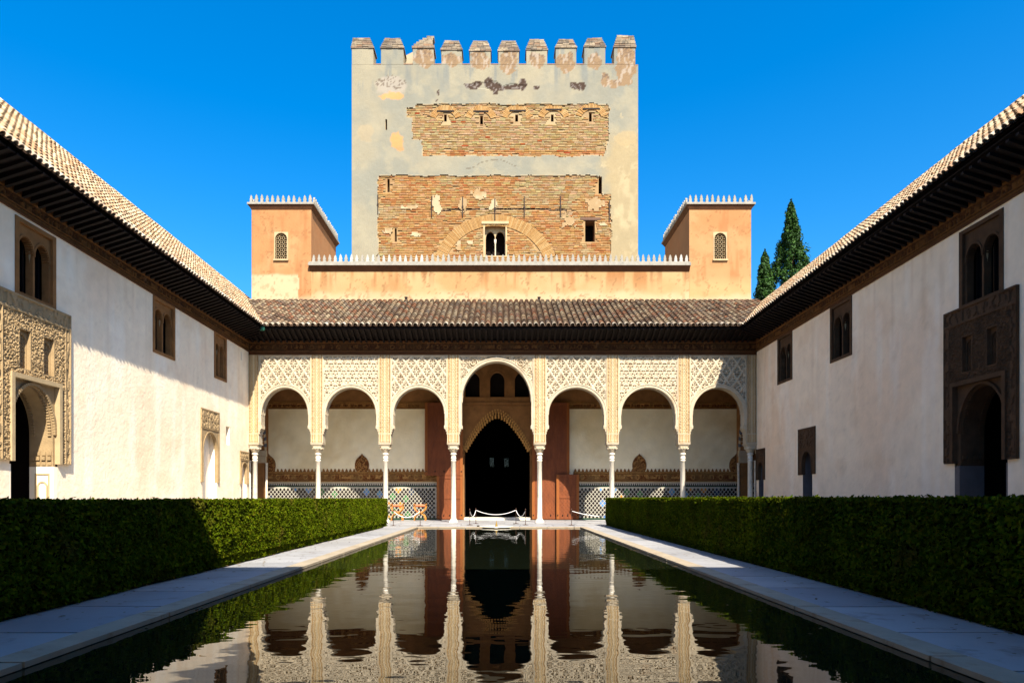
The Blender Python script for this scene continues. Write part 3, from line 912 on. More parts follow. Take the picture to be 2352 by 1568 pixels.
# end walls with striped arches into alcoves
for s, Xe in ((-1, GX0), (1, GX1)):
    pe = (lambda Xe: (lambda u, v, d=0.0: (Xe - s * d, u, v)))(Xe)
    mb = MB(); arch_plate(mb, pe, YF + .45, YB, 0.0, 8.56, [(34.05, 1.15, 3.6, 1.75, 'round')], 0.0, -.5, n=24)
    ew = mb.build('end_wall', MAT['brownstucco'], gal)
    pts = arch_pts(34.05, 1.15, 3.6, 1.75, 'round', 34); pto = arch_pts(34.05, 1.40, 3.6, 2.02, 'round', 34)
    for k in range(34):
        q = [pts[k], pts[k + 1], pto[k + 1], pto[k]]
        mb = MB(); mb.prism(q, lambda u, v, w: pe(u, v, w), .03 if k % 2 else .045, -.48)
        mb.build('voussoir', MAT['stucco'] if k % 2 else MAT['slate'] if 'slate' in MAT else MAT.setdefault('slate', M('blue_grey_voussoir', (92, 98, 112), var=.15, scale=5)), ew)
    for yy in (34.05 - 1.22, 34.05 + 1.22):
        mb = MB(); mb.box(*sorted((Xe - s * .09, Xe + s * .49)), yy - .1, yy + .1, 3.28, 3.58); mb.box(*sorted((Xe - s * .06, Xe + s * .45)), yy - .08, yy + .08, 2.95, 3.27)
        mb.build('corbel', MAT['stucco'], ew)
    for yy in (34.05 - 1.17, 34.05 + 1.17): MB().lathe([(.07, 0), (.06, .1), (.06, 2.85), (.08, 2.94)], (Xe - s * .1, yy, 0), 12).build('colonnette', MAT['marble'], ew)
    mb = MB()
    mb.box(*sorted((Xe + s * 1.5, Xe + s * 1.55)), YF + .6, YB, 0, 6); mb.box(*sorted((Xe + s * .5, Xe + s * 1.5)), YB - .06, YB, 0, 6)
    mb.box(*sorted((Xe + s * .5, Xe + s * 1.5)), YF + .5, YF + .6, 0, 6); mb.box(*sorted((Xe + s * .5, Xe + s * 1.5)), YF + .6, YB, 6.0, 6.1)
    mb.build('alcove', MAT['ochre'], gal)
    al = MB(); al.box(*sorted((Xe + s * .51, Xe + s * 1.49)), YB - .075, YB - .062, 0, 1.92); ald = al.build('alcove_dado', MAT['zback'], gal)
    al = MB()
    for i in range(10):
        for j in range(15):
            if (i + j) % 2: continue
            uu, vv = Xe + s * (.56 + i * .098), .12 + j * .118
            al.prism([(uu, vv - .07), (uu + .055, vv), (uu, vv + .07), (uu - .055, vv)], lambda p_, q_, w: (p_, YB - .076 - w, q_), .005, 0, lin(ZB['k']))
    al.build('mosaic_field', MAT['zellige'], ald, kind='stuff')

# the big door leaves folded back against the wall
def leaf(name_px, z0, z1, Y, label):
    a, b = NP(name_px[0], 0, Y)[0], NP(name_px[1], 0, Y)[0]
    d = MB().box(a, b, Y, Y + .09, z0, z1).build('door_leaf', MAT['doorwood'], gal)
    d['label'] = label
    sw = .14
    lc = MB()
    zz = z0 + .34
    r_ = 0
    while zz < z1 - .25:
        xx = a + sw + .09 + (.09 if r_ % 2 else 0)
        while xx < b - sw - .06:
            lc.prism([(xx, zz - .085), (xx + .05, zz), (xx, zz + .085), (xx - .05, zz)], lambda u, v, w: (u, Y - w, v), .012, -.001); xx += .18
        zz += .11; r_ += 1
    lc.build('lacework', MAT['doorwood'], d, kind='stuff')
    for xx in (a, b - sw): MB().box(xx, xx + sw, Y - .03, Y - .001, z0 + .01, z1 - .01).build('stile', MAT['doorstile'], d)
    for zz in (z0 + .01, z1 - .15, (z0 + z1) / 2 - .07): MB().box(a + sw + .002, b - sw - .002, Y - .028, Y - .001, zz, zz + .14).build('rail', MAT['doorwood'], d)
    for k in range(5):
        xx = a + .07 + (b - a - .14) * k / 4
        MB().lathe([(.035, 0), (.03, .03), (.0, .045)], (0, 0, 0), 8).build('boss', MAT['iron'], d).matrix_basis = Matrix.Translation((xx, Y - .03, z0 + .22)) @ Matrix.Rotation(math.radians(90), 4, 'X')
    return d
leaf((976, 1063), 2.30, 6.1, 35.50, 'tall upper part of the folded door beside the armchairs')
leaf((1003, 1063), 0.03, 2.295, 35.49, 'lower part of the folded door beside the armchairs, narrower than above')
leaf((1222, 1308), 0.03, 6.1, 35.50, 'tall folded door leaf behind the hinged-out wicket')
leaf((1278, 1330), 0.03, 2.36, 35.34, 'low wicket door folded out from the tall leaf')

# dark rooms beyond the doorway
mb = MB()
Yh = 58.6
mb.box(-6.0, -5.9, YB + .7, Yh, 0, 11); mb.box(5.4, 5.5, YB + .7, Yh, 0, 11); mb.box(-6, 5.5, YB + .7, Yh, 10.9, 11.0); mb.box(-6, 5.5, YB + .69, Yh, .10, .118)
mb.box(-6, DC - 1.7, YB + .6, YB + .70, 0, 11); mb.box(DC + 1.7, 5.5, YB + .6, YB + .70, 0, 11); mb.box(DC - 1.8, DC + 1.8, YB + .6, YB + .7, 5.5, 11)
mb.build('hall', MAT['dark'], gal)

# ================================================================== THE SIDE WINGS
def cwing(U, V):
    n = fbm(U * .35, V * .35, 41); n2 = fbm(U * 2.6, V * .35, 42); n3 = fbm(U * 1.3, V * 1.3, 43); n4 = fbm(U * 4.5, V * 4.5, 44); n5 = fbm(U * 5.5, V * .22, 45)
    c = np.ones(U.shape + (3,)) * np.array(lin((248, 228, 196)))
    c = mixc(c, lin((240, 208, 172)), sm(.46, .70, n) * .55)
    c = mixc(c, lin((252, 242, 222)), sm(.50, .7, n2) * .4)
    c = mixc(c, lin((226, 194, 154)), sm(.58, .72, n3) * .30)
    c = mixc(c, lin((212, 180, 142)), sm(.60, .72, n5) * sm(2.5, 7.8, V) * .28)                      # rain streaks from the eaves
    c = mixc(c, lin((212, 188, 160)), sm(1.6, .2, V + 1.6 * (n3 - .5)) * .45)                       # damp foot
    pat = fbm(np.floor(U / 1.7) * 3.7, np.floor(V / 1.15) * 2.9, 46, 1)
    c = mixc(c, lin((242, 222, 192)), (pat > .72) * .5)                                             # repaired areas
    c = mixc(c, lin((150, 124, 98)), (np.abs(fbm(U * .55, V * .8, 47, 5) - .5) < .0025) * .12)       # hairline cracks
    return mixc(c, lin((200, 168, 138)), sm(.66, .74, n4) * .10)

def cwing_pink(U, V): return cwing(U + 50, V) * np.array([1.0, .95, .92])

def ajimez(wing, pl, u0, u1, v0, v1, dm, label=None):
    b = .12
    mb = MB()
    pbox(mb, pl, u0 - .01, u0 + b, v0, v1, -.05, .025); pbox(mb, pl, u1 - b, u1 + .01, v0, v1, -.05, .025)
    pbox(mb, pl, u0 + b, u1 - b, v1 - .10, v1, -.05, .022); pbox(mb, pl, u0 + b, u1 - b, v0, v0 + .10, -.05, .03)
    pbox(mb, pl, u0 - .01, u0 + .03, v0, v1, -.62, -.05); pbox(mb, pl, u1 - .03, u1 + .01, v0, v1, -.62, -.05)
    pbox(mb, pl, u0 + .03, u1 - .03, v0, v0 + .09, -.62, -.05); pbox(mb, pl, u0 + .03, u1 - .03, v1 - .05, v1, -.62, -.05)
    w = mb.build('window', dm, wing)
    if label: w['label'] = label
    a0, a1 = u0 + b, u1 - b
    c = (a0 + a1) / 2; hw = (a1 - a0) / 4 - .045; vs_ = v0 + 1.22
    mb = MB(); arch_plate(mb, pl, a0 - .02, a1 + .02, v0 + .10, v1 - .09, [(c - hw - .035, hw, vs_, hw * 1.25, 'round'), (c + hw + .035, hw, vs_, hw * 1.25, 'round')], -.055, -.24, n=14)
    for s in (-1, 1): archivolt(mb, pl, c + s * (hw + .035), hw, vs_, hw * 1.25, .045, vs_ - .05, -.03, -.06, n=14)
    for s in (-1, 1): beads(mb, pl, arch_pts(c + s * (hw + .035), hw - .01, vs_, hw * 1.25 - .01, 'round', 20), .06, .03, .03, -.05, -.23)
    mb.build('window_arches', dm, w)
    pc = pl(c, v0 + .10, -.14)
    MB().lathe([(.05, 0), (.05, .04), (.035, .06), (.03, vs_ - v0 - .34), (.036, vs_ - v0 - .32), (.036, vs_ - v0 - .28), (.045, vs_ - v0 - .12), (.045, vs_ - v0 - .02)], pc, 12).build('colonnette', MAT['stuccolight'], w)
    mb = MB(); pbox(mb, pl, u0 + .031, u1 - .031, v0 + .09, v1 - .05, -.34, -.32); mb.build('pane', MAT['pane'], w)
    mb = MB()
    for s in (-1, 1):
        for t in (-.9, 0, .9): pbox(mb, pl, c + s * (hw + .035) + t * hw - .02, c + s * (hw + .035) + t * hw + .02, v0 + .1, v1 - .1, -.315, -.29)
    mb.build('shutter_bars', MAT['wood'], w)
    return w

def lattice_window(par, pl, u0, u1, v0, v1, fm, name='lattice_window'):
    """recessed arched screen in a rectangular reveal"""
    mb = MB(); t = .035
    pbox(mb, pl, u0 - t, u0, v0 - t, v1 + t, -.25, .06); pbox(mb, pl, u1, u1 + t, v0 - t, v1 + t, -.25, .06)
    pbox(mb, pl, u0, u1, v1, v1 + t, -.25, .06); pbox(mb, pl, u0, u1, v0 - t, v0, -.25, .06)
    c, hw = (u0 + u1) / 2, (u1 - u0) / 2 - .03
    vs_ = v1 - hw - .1
    arch_plate(mb, pl, u0 + .002, u1 - .002, v0 + .002, v1 - .002, [(c, hw, vs_, hw, 'round')], -.04, -.12, n=14)
    o = mb.build(name, fm, par)
    lt = MB(); lattice(lt, pl, c - hw, c + hw, v0, vs_ + hw, lambda u, v: abs(u - c) < hw - .01 and (v < vs_ or (u - c) ** 2 + (v - vs_) ** 2 < (hw - .01) ** 2), -.07, t=.03, n=3)
    lt.build('screen', fm, o, kind='stuff')
    mb = MB(); pbox(mb, pl, u0, u1, v0, v1, -.26, -.24); mb.build('pane', MAT['dark'], o)
    return o

def carved_field(seed):
    def h(U, V):
        k = fbm(U * 11, V * 11, seed, 2)
        return .03 * np.sin(k * 30) * .6 + .012 * (np.mod(U * 7 + V * 3.5, 1) > .5)
    return h

def portal(wing, pl, u0, u1, v0, v1, a0, a1, va, o0, o1, apex, wins, fm, jm, thick=.65):
    """carved panel u0..u1 x v0..v1 with alfiz a0..a1 below va round an arched opening o0..o1"""
    c, hw = (o0 + o1) / 2, (o1 - o0) / 2
    us, vs = lines(u0, u1, .022), lines(v0, v1, .022)
    holes = [(a0, a1, 0, va)] + [(x0 - .03, x1 + .03, y0 - .03, y1 + .03) for x0, x1, y0, y1 in wins]
    def keep(U, V):
        k = np.ones_like(U, bool)
        for p, q, r, s in holes: k &= ~((U > p) & (U < q) & (V > r) & (V < s))
        return k
    def hf(U, V):
        fld = carved_field(int(u0 * 10))(U, V) + .05
        eu = np.minimum(U - u0, u1 - U)
        script = .03 * ((fbm(U * 18, V * 7, 3, 2) > .5)) + .04
        h = np.where(eu < .22, script, fld)
        h = np.where((eu < .035) | ((eu > .20) & (eu < .235)) | (V > v1 - .06) | ((V > v1 - .42) & (V < v1 - .37)), .085, h)
        return np.where((V > v1 - .37) & (V < v1 - .06) & (eu > .235), .045 + .03 * (fbm(U * 14, V * 6, 7, 2) > .5), h)
    mb = MB()
    pbox(mb, pl, u0, a0 - .002, v0, v1, -.02, .035); pbox(mb, pl, a1 + .002, u1, v0, v1, -.02, .035)
    ws = sorted(wins)
    lo = va + .002
    cur = a0
    for x0, x1, y0, y1 in ws:
        pbox(mb, pl, cur, x0 - .04, lo, v1, -.02, .035); pbox(mb, pl, x0 - .04, x1 + .04, lo, y0 - .04, -.02, .035); pbox(mb, pl, x0 - .04, x1 + .04, y1 + .04, v1, -.02, .035)
        cur = x1 + .04
    pbox(mb, pl, cur, a1, lo, v1, -.02, .035)
    pbox(mb, pl, u0 - .004, u0 + .02, v0, v1, -.02, .075); pbox(mb, pl, u1 - .02, u1 + .004, v0, v1, -.02, .075); pbox(mb, pl, u0, a0, v0 - .03, v0, -.02, .075); pbox(mb, pl, a1, u1, v0 - .03, v0, -.02, .075)
    P = mb.build('portal', fm, wing)
    obj('portal_carving', grid_mesh('portal_carving', pl, us, vs, keep, hf, None, fm), P)
    mb = MB()
    pbox(mb, pl, a0 - .01, a0 + .10, v0 - .03, va, -.1, .11); pbox(mb, pl, a1 - .10, a1 + .01, v0 - .03, va, -.1, .11); pbox(mb, pl, a0 + .101, a1 - .101, va - .11, va + .004, -.1, .108)
    mb.build('alfiz', MAT['stuccolight'] if jm == 'light' else fm, P)
    mb = MB(); arch_plate(mb, pl, a0 + .08, a1 - .08, v0 - .1, va - .09, [(c, hw, v0 + .72, apex - v0 - .72, 'round')], -.03, -thick, n=28)
    ar = mb.build('portal_arch', fm, P)
    mb = MB()
    pth = arch_pts(c, hw + .05, v0 + .72, apex - v0 - .72 + .05, 'round', 60)
    beads(mb, pl, pth, .075, .07, .07, .03, -.04)
    for dd in (-.06, -.5): beads(mb, pl, arch_pts(c, hw - .012, v0 + .72, apex - v0 - .732, 'round', 60), .075, .045, .05, dd, dd - .09)
    for s in (-1, 1):
        e = c + s * hw
        for q in range(3):
            for r in range(4):
                pbox(mb, pl, e - s * (.02 + .035 * (q == 1)), e + s * .06, v0 - .06 + q * .13, v0 + .04 + q * .13, -.06 - r * .15, -.16 - r * .15)
    mb.build('arch_teeth', fm, ar, kind='stuff')
    for s in (-1, 1):                            # lower jambs and the passage behind
        e = c + s * hw
        mb = MB(); pbox(mb, pl, e, e + s * .30, -.02, v0 - .101, -.004, -thick); mb.build('jamb', MAT['wing'] if jm == 'light' else MAT['greyjamb'], P)
    mb = MB()
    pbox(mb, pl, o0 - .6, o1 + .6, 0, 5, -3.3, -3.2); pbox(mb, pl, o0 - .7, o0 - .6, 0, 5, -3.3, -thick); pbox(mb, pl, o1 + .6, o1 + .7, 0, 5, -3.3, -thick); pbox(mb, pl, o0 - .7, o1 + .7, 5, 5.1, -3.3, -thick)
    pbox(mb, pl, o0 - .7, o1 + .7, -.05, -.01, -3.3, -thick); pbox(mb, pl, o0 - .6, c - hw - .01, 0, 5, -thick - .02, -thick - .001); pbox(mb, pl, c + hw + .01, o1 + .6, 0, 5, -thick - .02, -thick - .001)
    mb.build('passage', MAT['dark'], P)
    for x0, x1, y0, y1 in wins: lattice_window(P, pl, x0, x1, y0, y1, fm)
    return P, (a0 + .0, a1 - .0, -.1, va - .0)

MAT['greyjamb'] = M('grey_jamb_plaster', (112, 102, 98), var=.2, scale=2, bump=.2)  # darker grey jambs for the right wing, the left wing's are white
MAT['stuccolight'] = M('pale_gold_stucco', (214, 186, 140), gain=.85, var=.14, scale=3, bump=.2)
MAT['carvedgold'] = M('carved_tan_stucco', (194, 164, 120), gain=.84, rough=.9, var=.16, scale=3, bump=.5, bscale=40, carve=.6, cscale=26, spec=.15)

def small_door(wing, pl, u0, u1, vbot, vtop, o0, o1, apex, depth, backm, fm, label, jmat=None):
    c, hw = (o0 + o1) / 2, (o1 - o0) / 2
    rise = min(hw * 1.25, 1.0); vs_ = apex - rise
    mb = MB(); arch_plate(mb, pl, u0, u1, vbot, vtop, [(c, hw, vs_, rise, 'round')], .035, -.10, n=20)
    archivolt(mb, pl, c, hw, vs_, rise, .05, vbot, .055, .03)
    for zz in (apex + .1, (apex + vtop) / 2, vtop - .06): pbox(mb, pl, u0, u1, zz, zz + .04, .034, .06)
    for uu in (u0, u1 - .05): pbox(mb, pl, uu, uu + .05, vbot, vtop, .034, .058)
    D = mb.build('door', fm, wing); D['label'] = label
    mid = [apex + .16, vtop - .08]
    if mid[1] > mid[0] + .1:
        relief('door_carving', pl, u0 + .055, u1 - .055, mid[0], mid[1], .025, lambda U, V: .038 + .025 * (fbm(U * 14, V * 9, 12, 2) > .5), D, fm)
    for s in (-1, 1):
        e = c + s * (hw + .006)
        mb = MB(); pbox(mb, pl, e, e + s * .06, -.02, vs_ + rise, -.004, -depth); mb.build('jamb', jmat or MAT['wing'], D)
    mb = MB(); pbox(mb, pl, o0, o1, apex + .02, apex + .06, -.101, -depth); mb.build('door_head', jmat or MAT['wing'], D)
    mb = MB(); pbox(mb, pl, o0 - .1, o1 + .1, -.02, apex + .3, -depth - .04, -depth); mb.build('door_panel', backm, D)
    return (o0, o1, -.1, apex + .01)

# ---- left wing
Lw = thing('palace_wing', 'long lime-washed wing in sun, with tan carved portal and double windows', 'building', (XL, 15, 0))
opsL = []
P, op = portal(Lw, PL, 15.86, 18.64, 2.06, 6.10, 16.36, 18.22, 4.17, 16.46, 18.04, 3.96,
               [(16.68, 17.06, 4.32, 5.28), (17.56, 17.96, 4.32, 5.28)], MAT['carvedgold'], 'light')
opsL += [(16.40, 18.18, -.1, 4.16), (16.62, 17.12, 4.26, 5.34), (17.50, 18.02, 4.26, 5.34)]
# arched niche on the portal's sunlit jamb
pj = PN(18.04)
mb = MB(); archivolt(mb, pj, -12.14, .10, 1.42, .12, .04, 1.05, .02, .0, n=12); 
for xx in (-12.33, -11.99): mb.box(xx, xx + .04, 18.02, 18.039, 1.0, 1.74)
mb.box(-12.33, -11.95, 18.02, 18.039, 1.745, 1.785)
mb.build('jamb_niche', MAT['stuccolight'], P)
WL = [LWv(34.5, 673), LWv(126.7, 710), LWv(351, 809), LWv(401, 827), LWv(491.6, 867.6), LWv(520, 879)]
for (ua, _), (ub_, _), lb in ((WL[0], WL[1], 'double window above the carved portal'), (WL[2], WL[3], 'double window of the middle bay'), (WL[4], WL[5], 'narrow double window by the gallery')):
    ajimez(Lw, PL, ua, ub_, 6.09, 8.02, MAT['brownstucco'], lb); opsL.append((ua + .02, ub_ - .02, 6.12, 8.0))
opsL.append(small_door(Lw, PL, 26.80, 28.50, 1.77, 4.69, 26.98, 28.36, 3.79, .30, MAT['wing'], MAT['carvedgold'], 'blind doorway with a carved panel above'))
opsL.append(small_door(Lw, PL, 30.80, 31.82, 1.78, 3.27, 31.0, 31.62, 2.75, .25, MAT['doorwood'], MAT['carvedgold'], 'small doorway by the gallery'))
def slit(wing, pl, u0, u1, v0, v1, dep=.3):
    mb = MB()
    pbox(mb, pl, u0 - .03, u0, v0, v1, -.004, -dep); pbox(mb, pl, u1, u1 + .03, v0, v1, -.004, -dep); pbox(mb, pl, u0, u1, v1, v1 + .03, -.004, -dep); pbox(mb, pl, u0, u1, v0 - .03, v0, -.004, -dep)
    w = mb.build('slit_window', MAT['wing'], wing)
    mb = MB(); pbox(mb, pl, u0 - .03, u1 + .03, v0 - .03, v1 + .03, -dep - .02, -dep); mb.build('pane', MAT['dark'], w)
    return (u0, u1, v0, v1)
opsL.append(slit(Lw, PL, 29.28, 29.66, 3.43, 4.22)); opsL.append(slit(Lw, PL, 30.95, 31.05, 7.39, 7.80))
wall('wall', PL, 8.0, YF + .02, -.03, 8.62, .10, opsL, cwing, Lw, MAT['wingcol'])
wall('near_wall', PL, -1.0, 8.0, -.03, 8.62, .5, [], cwing, Lw, MAT['wingcol'])

# ---- right wing
Rw = thing('palace_wing', 'long pinkish wing in shade, with shade-darkened brown portal and double windows', 'building', (XR, 15, 0))
opsR = []
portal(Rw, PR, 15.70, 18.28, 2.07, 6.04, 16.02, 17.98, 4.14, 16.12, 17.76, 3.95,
       [(16.35, 16.68, 4.36, 5.26), (17.23, 17.57, 4.36, 5.26)], MAT['shadestucco'], 'dark')
opsR += [(16.06, 17.94, -.1, 4.13), (16.29, 16.74, 4.30, 5.32), (17.17, 17.63, 4.30, 5.32)]
WR = [RWv(2305, 666), RWv(2205, 708), RWv(1957, 815), RWv(1907.8, 835), RWv(1820, 872), RWv(1786.6, 886)]
for (ua, _), (ub_, _), lb in ((WR[0], WR[1], 'shaded double window above the dark portal'), (WR[2], WR[3], 'shaded double window of the middle bay'), (WR[4], WR[5], 'shaded double window by the gallery')):
    ajimez(Rw, PR, ua, ub_, 6.0, 8.02, MAT['shadestucco'], lb); opsR.append((ua + .02, ub_ - .02, 6.03, 8.0))
opsR.append(small_door(Rw, PR, 25.89, 27.33, 2.05, 3.87, 26.18, 27.0, 2.95, .5, MAT['dark'], MAT['shadestucco'], 'narrow doorway under a shade-darkened carved panel', MAT['greyjamb']))
opsR.append(small_door(Rw, PR, 30.86, 31.86, 1.97, 3.40, 31.06, 31.62, 2.80, .4, MAT['dark'], MAT['shadestucco'], 'small dark doorway by the gallery', MAT['greyjamb']))
wall('wall', PR, 8.0, YF + .02, -.03, 8.62, .10, opsR, cwing_pink, Rw, MAT['wingcol'])
wall('near_wall', PR, -1.0, 8.0, -.03, 8.62, .5, [], cwing, Rw, MAT['wingcol'])

def wing_top(W, pl, sgn, Xw, xe, slope, d, ncol, ncourse, sp, tilt, ind0, ind1):
    """frieze, eave with rafters and tiled roof of a wing; sgn=-1 left, 1 right"""
    # frieze rises slightly towards the near end
    mb = MB()
    n = 6
    ya, yb = -1.0, YF - .03
    for q, (za, zb, dd) in enumerate(((7.95, 8.0, .05), (8.0, 8.42, .025), (8.42, 8.52, .07))):
        t = lambda y: .010 * (YF - y)
        vs = [pl(ya, za + t(ya), dd), pl(yb, za + t(yb), dd), pl(yb, zb + t(yb), dd), pl(ya, zb + t(ya), dd), pl(ya, za + t(ya), -.05), pl(yb, za + t(yb), -.05), pl(yb, zb + t(yb), -.05), pl(ya, zb + t(ya), -.05)]
        mb.add(vs, [(0, 1, 2, 3), (0, 4, 5, 1), (3, 2, 6, 7), (1, 5, 6, 2)])
    fr = mb.build('wooden_frieze', MAT['frieze'], W)
    t_pl = lambda u, v, d_=0.0: pl(u, v + .010 * (YF - u), d_)
    us, vs = lines(12, yb, .05), lines(8.01, 8.41, .035)
    me = grid_mesh('frieze_carving', t_pl, us, vs, None, lambda U, V: .026 + cartouches()(U, V), tint(cartouches(), (74, 42, 18), (140, 92, 44), .035), MAT['stucco_col'])
    obj('frieze_carving', me, fr)
    zt = lambda y: tilt * (30.95 - y)
    # soffit
    mb = MB(); y0, y1 = -1.0, EY
    A = [(Xw, YF - .02), (Xw, y0), (xe, y0), (xe, EY)]
    zz = [8.56, 8.56 + .01 * (YF - y0), 8.84 + zt(y0), 8.84]
    vs = [(a, b, z) for (a, b), z in zip(A, zz)] + [(a, b, z + .05) for (a, b), z in zip(A, zz)]
    mb.add(vs, [(0, 1, 2, 3), (7, 6, 5, 4), (3, 2, 6, 7)])
    mb.add([(xe, y0, 8.80 + zt(y0)), (xe, EY, 8.80), (xe, EY, 8.92), (xe, y0, 8.92 + zt(y0)), (xe + sgn * .04, y0, 8.80 + zt(y0)), (xe + sgn * .04, EY, 8.80), (xe + sgn * .04, EY, 8.92), (xe + sgn * .04, y0, 8.92 + zt(y0))],
           [(0, 1, 2, 3), (4, 7, 6, 5), (0, 4, 5, 1), (3, 2, 6, 7)])
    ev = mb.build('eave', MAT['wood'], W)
    y = 11.0
    k = 0
    while y < 31.5:
        zi, zo = 8.50 + .01 * (YF - y), 8.80 + zt(y)
        if k == 0:
            mb = MB(); ou = xe + sgn * .02
            prof = [(Xw - sgn * .05, 8.42), (ou, 8.70), (ou - sgn * .05, 8.72), (ou - sgn * .05, 8.775), (ou, 8.785), (Xw - sgn * .05, 8.545)]
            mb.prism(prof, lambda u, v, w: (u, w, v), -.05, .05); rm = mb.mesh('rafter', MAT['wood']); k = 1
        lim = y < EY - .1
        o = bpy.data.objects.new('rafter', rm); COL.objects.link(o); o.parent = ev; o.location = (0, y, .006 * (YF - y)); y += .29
    # roof deck, both slopes
    c_, s_ = math.cos(math.atan(slope)), math.sin(math.atan(slope))
    xr = xe + sgn * d
    yA, yB = -1.0, 40.0
    mb = MB()
    mb.add([(xe, yA, 8.86 + zt(yA)), (xe, EY, 8.86), (xr, yB, 8.86 + slope * d), (xr, yA, 8.86 + slope * d + zt(yA))], [(0, 1, 2, 3)])
    mb.add([(xe, EY, 8.86), (xe + sgn * .4, yB, 8.86 + slope * .4), (xr, yB, 8.86 + slope * d)], [(0, 1, 2)])
    xo = xr + sgn * 4.5
    mb.add([(xr, yA, 8.86 + slope * d + zt(yA)), (xr, yB, 8.86 + slope * d), (xo, yB, 8.86 + slope * d - 2.6), (xo, yA, 8.86 + slope * d - 2.6 + zt(yA))], [(0, 1, 2, 3)])
    roof = mb.build('roof', MAT['channel'], W)
    def keep(c):
        if sgn < 0:
            if c.x < xr: return False
            zz_ = 8.9 + slope * (xe - c.x)
        else:
            if c.x > xr: return False
            zz_ = 8.9 + slope * (c.x - xe)
        if c.y > EY - .1 and zz_ < zN(c.y) + .03: return False
        if c.y > 35.6 and (abs(c.x) < 13.15): return False
        return c.y < 39
    if sgn < 0:
        tile_roof(roof, (xe + .07, 10.0, 8.86 + zt(10)), (0, 1, -tilt), (-c_, 0, s_), ncol, ncourse, sp, .38, keep, 3, ind0, ind1, None, 'sidetile')
    else:
        tile_roof(roof, (xe - .07, 10.0 + ncol * sp, 8.86 + zt(10 + ncol * sp)), (0, -1, tilt), (c_, 0, s_), ncol, ncourse, sp, .38, keep, 3, ind0, ind1, None, 'sidetile')
    # ridge tiles
    rg = MB()
    y = 10.0
    while y < 39:
        zz_ = 8.95 + slope * d + zt(y)
        vs = []
        for yy, r, lf in ((y, .13, .0), (y + .42, .11, .02)):
            for k in range(7):
                a = math.pi * k / 6
                vs.append((xr + r * math.cos(a), yy, zz_ + lf - .03 + r * math.sin(a)))
        rg.add(vs, [(k, k + 1, 8 + k, 7 + k) for k in range(6)]); y += .38
    rg.build('ridge_tiles', MAT['tile'], roof, kind='stuff')
    # far side of the wing
    mb = MB(); mb.box(*sorted((xo - sgn * .2, xo - sgn * .6)), yA, yB, -1, 8.9 + slope * d - 2.6)
    mb.box(*sorted((Xw + sgn * .7, xo - sgn * .6)), yB - .4, yB, -1, 8.9); mb.box(*sorted((Xw + sgn * .7, xo - sgn * .6)), yA, yA + .4, -1, 8.9)
    mb.box(*sorted((Xw + sgn * .72, xo - sgn * .6)), YF + .6, YF + 1.0, -1, 8.9)
    mb.build('outer_wall', MAT['wing'], W)

wing_top(Lw, PL, -1, XL, XEL, SLL, 3.5, 146, 13, .20, .003, 24, 124)
wing_top(Rw, PR, 1, XR, XER, SLR, 2.7, 146, 10, .20, .0115, 24, 124)

# ================================================================== UPPER STOREY BEHIND THE ROOF
YU = 35.7
pu = PN(YU)
def px_u(U, V): return VX + U * FPX / YU, VY - (V - CAMH) * FPX / YU
def cupper(U, V):
    x, y = px_u(U, V)
    n = fbm(U * .5, V * .5, 51); st1 = fbm(U * 3.0, V * .28, 52); n3 = fbm(U * 1.6, V * 1.6, 53)
    c = np.ones(U.shape + (3,)) * np.array(lin((208, 162, 108)))
    c = mixc(c, lin((220, 182, 130)), sm(.4, .7, n) * .8)
    c = mixc(c, lin((182, 122, 72)), sm(.50, .70, st1) * sm(690, 628, y) * .75)
    c = mixc(c, lin((156, 108, 68)), sm(.58, .72, fbm(U * 5, V * .2, 57)) * sm(665, 622, y) * .6)
    c = mixc(c, lin((226, 196, 152)), sm(664, 684, y + 20 * (n3 - .5)) * .8)
    ck = np.abs(fbm(U * .9, V * .9, 58, 5) - .5)
    c = mixc(c, lin((150, 108, 70)), (ck < .006) * .55)
    return mixc(c, lin((176, 128, 84)), sm(.64, .70, fbm(U * 4, V * 4, 59)) * .35)
def cturret(left):
    def f(U, V):
        x, y = px_u(U, V)
        n = fbm(U * .7, V * .7, 61 + left); st1 = fbm(U * 3.5, V * .4, 62); n3 = fbm(U * 1.7, V * 1.7, 63)
        c = np.ones(U.shape + (3,)) * np.array(lin((204, 146, 94)))
        c = mixc(c, lin((214, 162, 110)), sm(.4, .65, n) * .8)
        c = mixc(c, lin((188, 124, 76)), sm(.55, .7, st1) * .5)
        if left: c = mixc(c, lin((226, 198, 154)), sm(626, 634, y + 10 * (n3 - .5)) * (x < 682 + 10 * n3) * .95)
        else: c = mixc(c, lin((220, 178, 122)), sm(625, 660, y) * .8)
        c = mixc(c, lin((228, 200, 158)), sm(670, 688, y + 20 * (n3 - .5)) * .7)
        c = mixc(c, lin((150, 104, 66)), (np.abs(fbm(U * .9, V * .9, 68, 5) - .5) < .006) * .5)
        return mixc(c, lin((178, 122, 78)), sm(.62, .70, fbm(U * 4, V * 4, 69)) * .35)
    return f
crest = MB()
cp = [(-.085, 0), (.085, 0), (.085, .05), (.06, .07), (.08, .16), (.05, .25), (.055, .29), (.0, .40), (-.055, .29), (-.05, .25), (-.08, .16), (-.06, .07), (-.085, .05)]
crest.prism(cp, lambda u, v, w: (u, -w, v), -.05, .05)
crest_g, crest_w = crest.mesh('merlon', MAT['grey']), crest.mesh('merlon', M('new_white_merlon', (206, 200, 186), gain=.85, var=.16, scale=4, bump=.2))
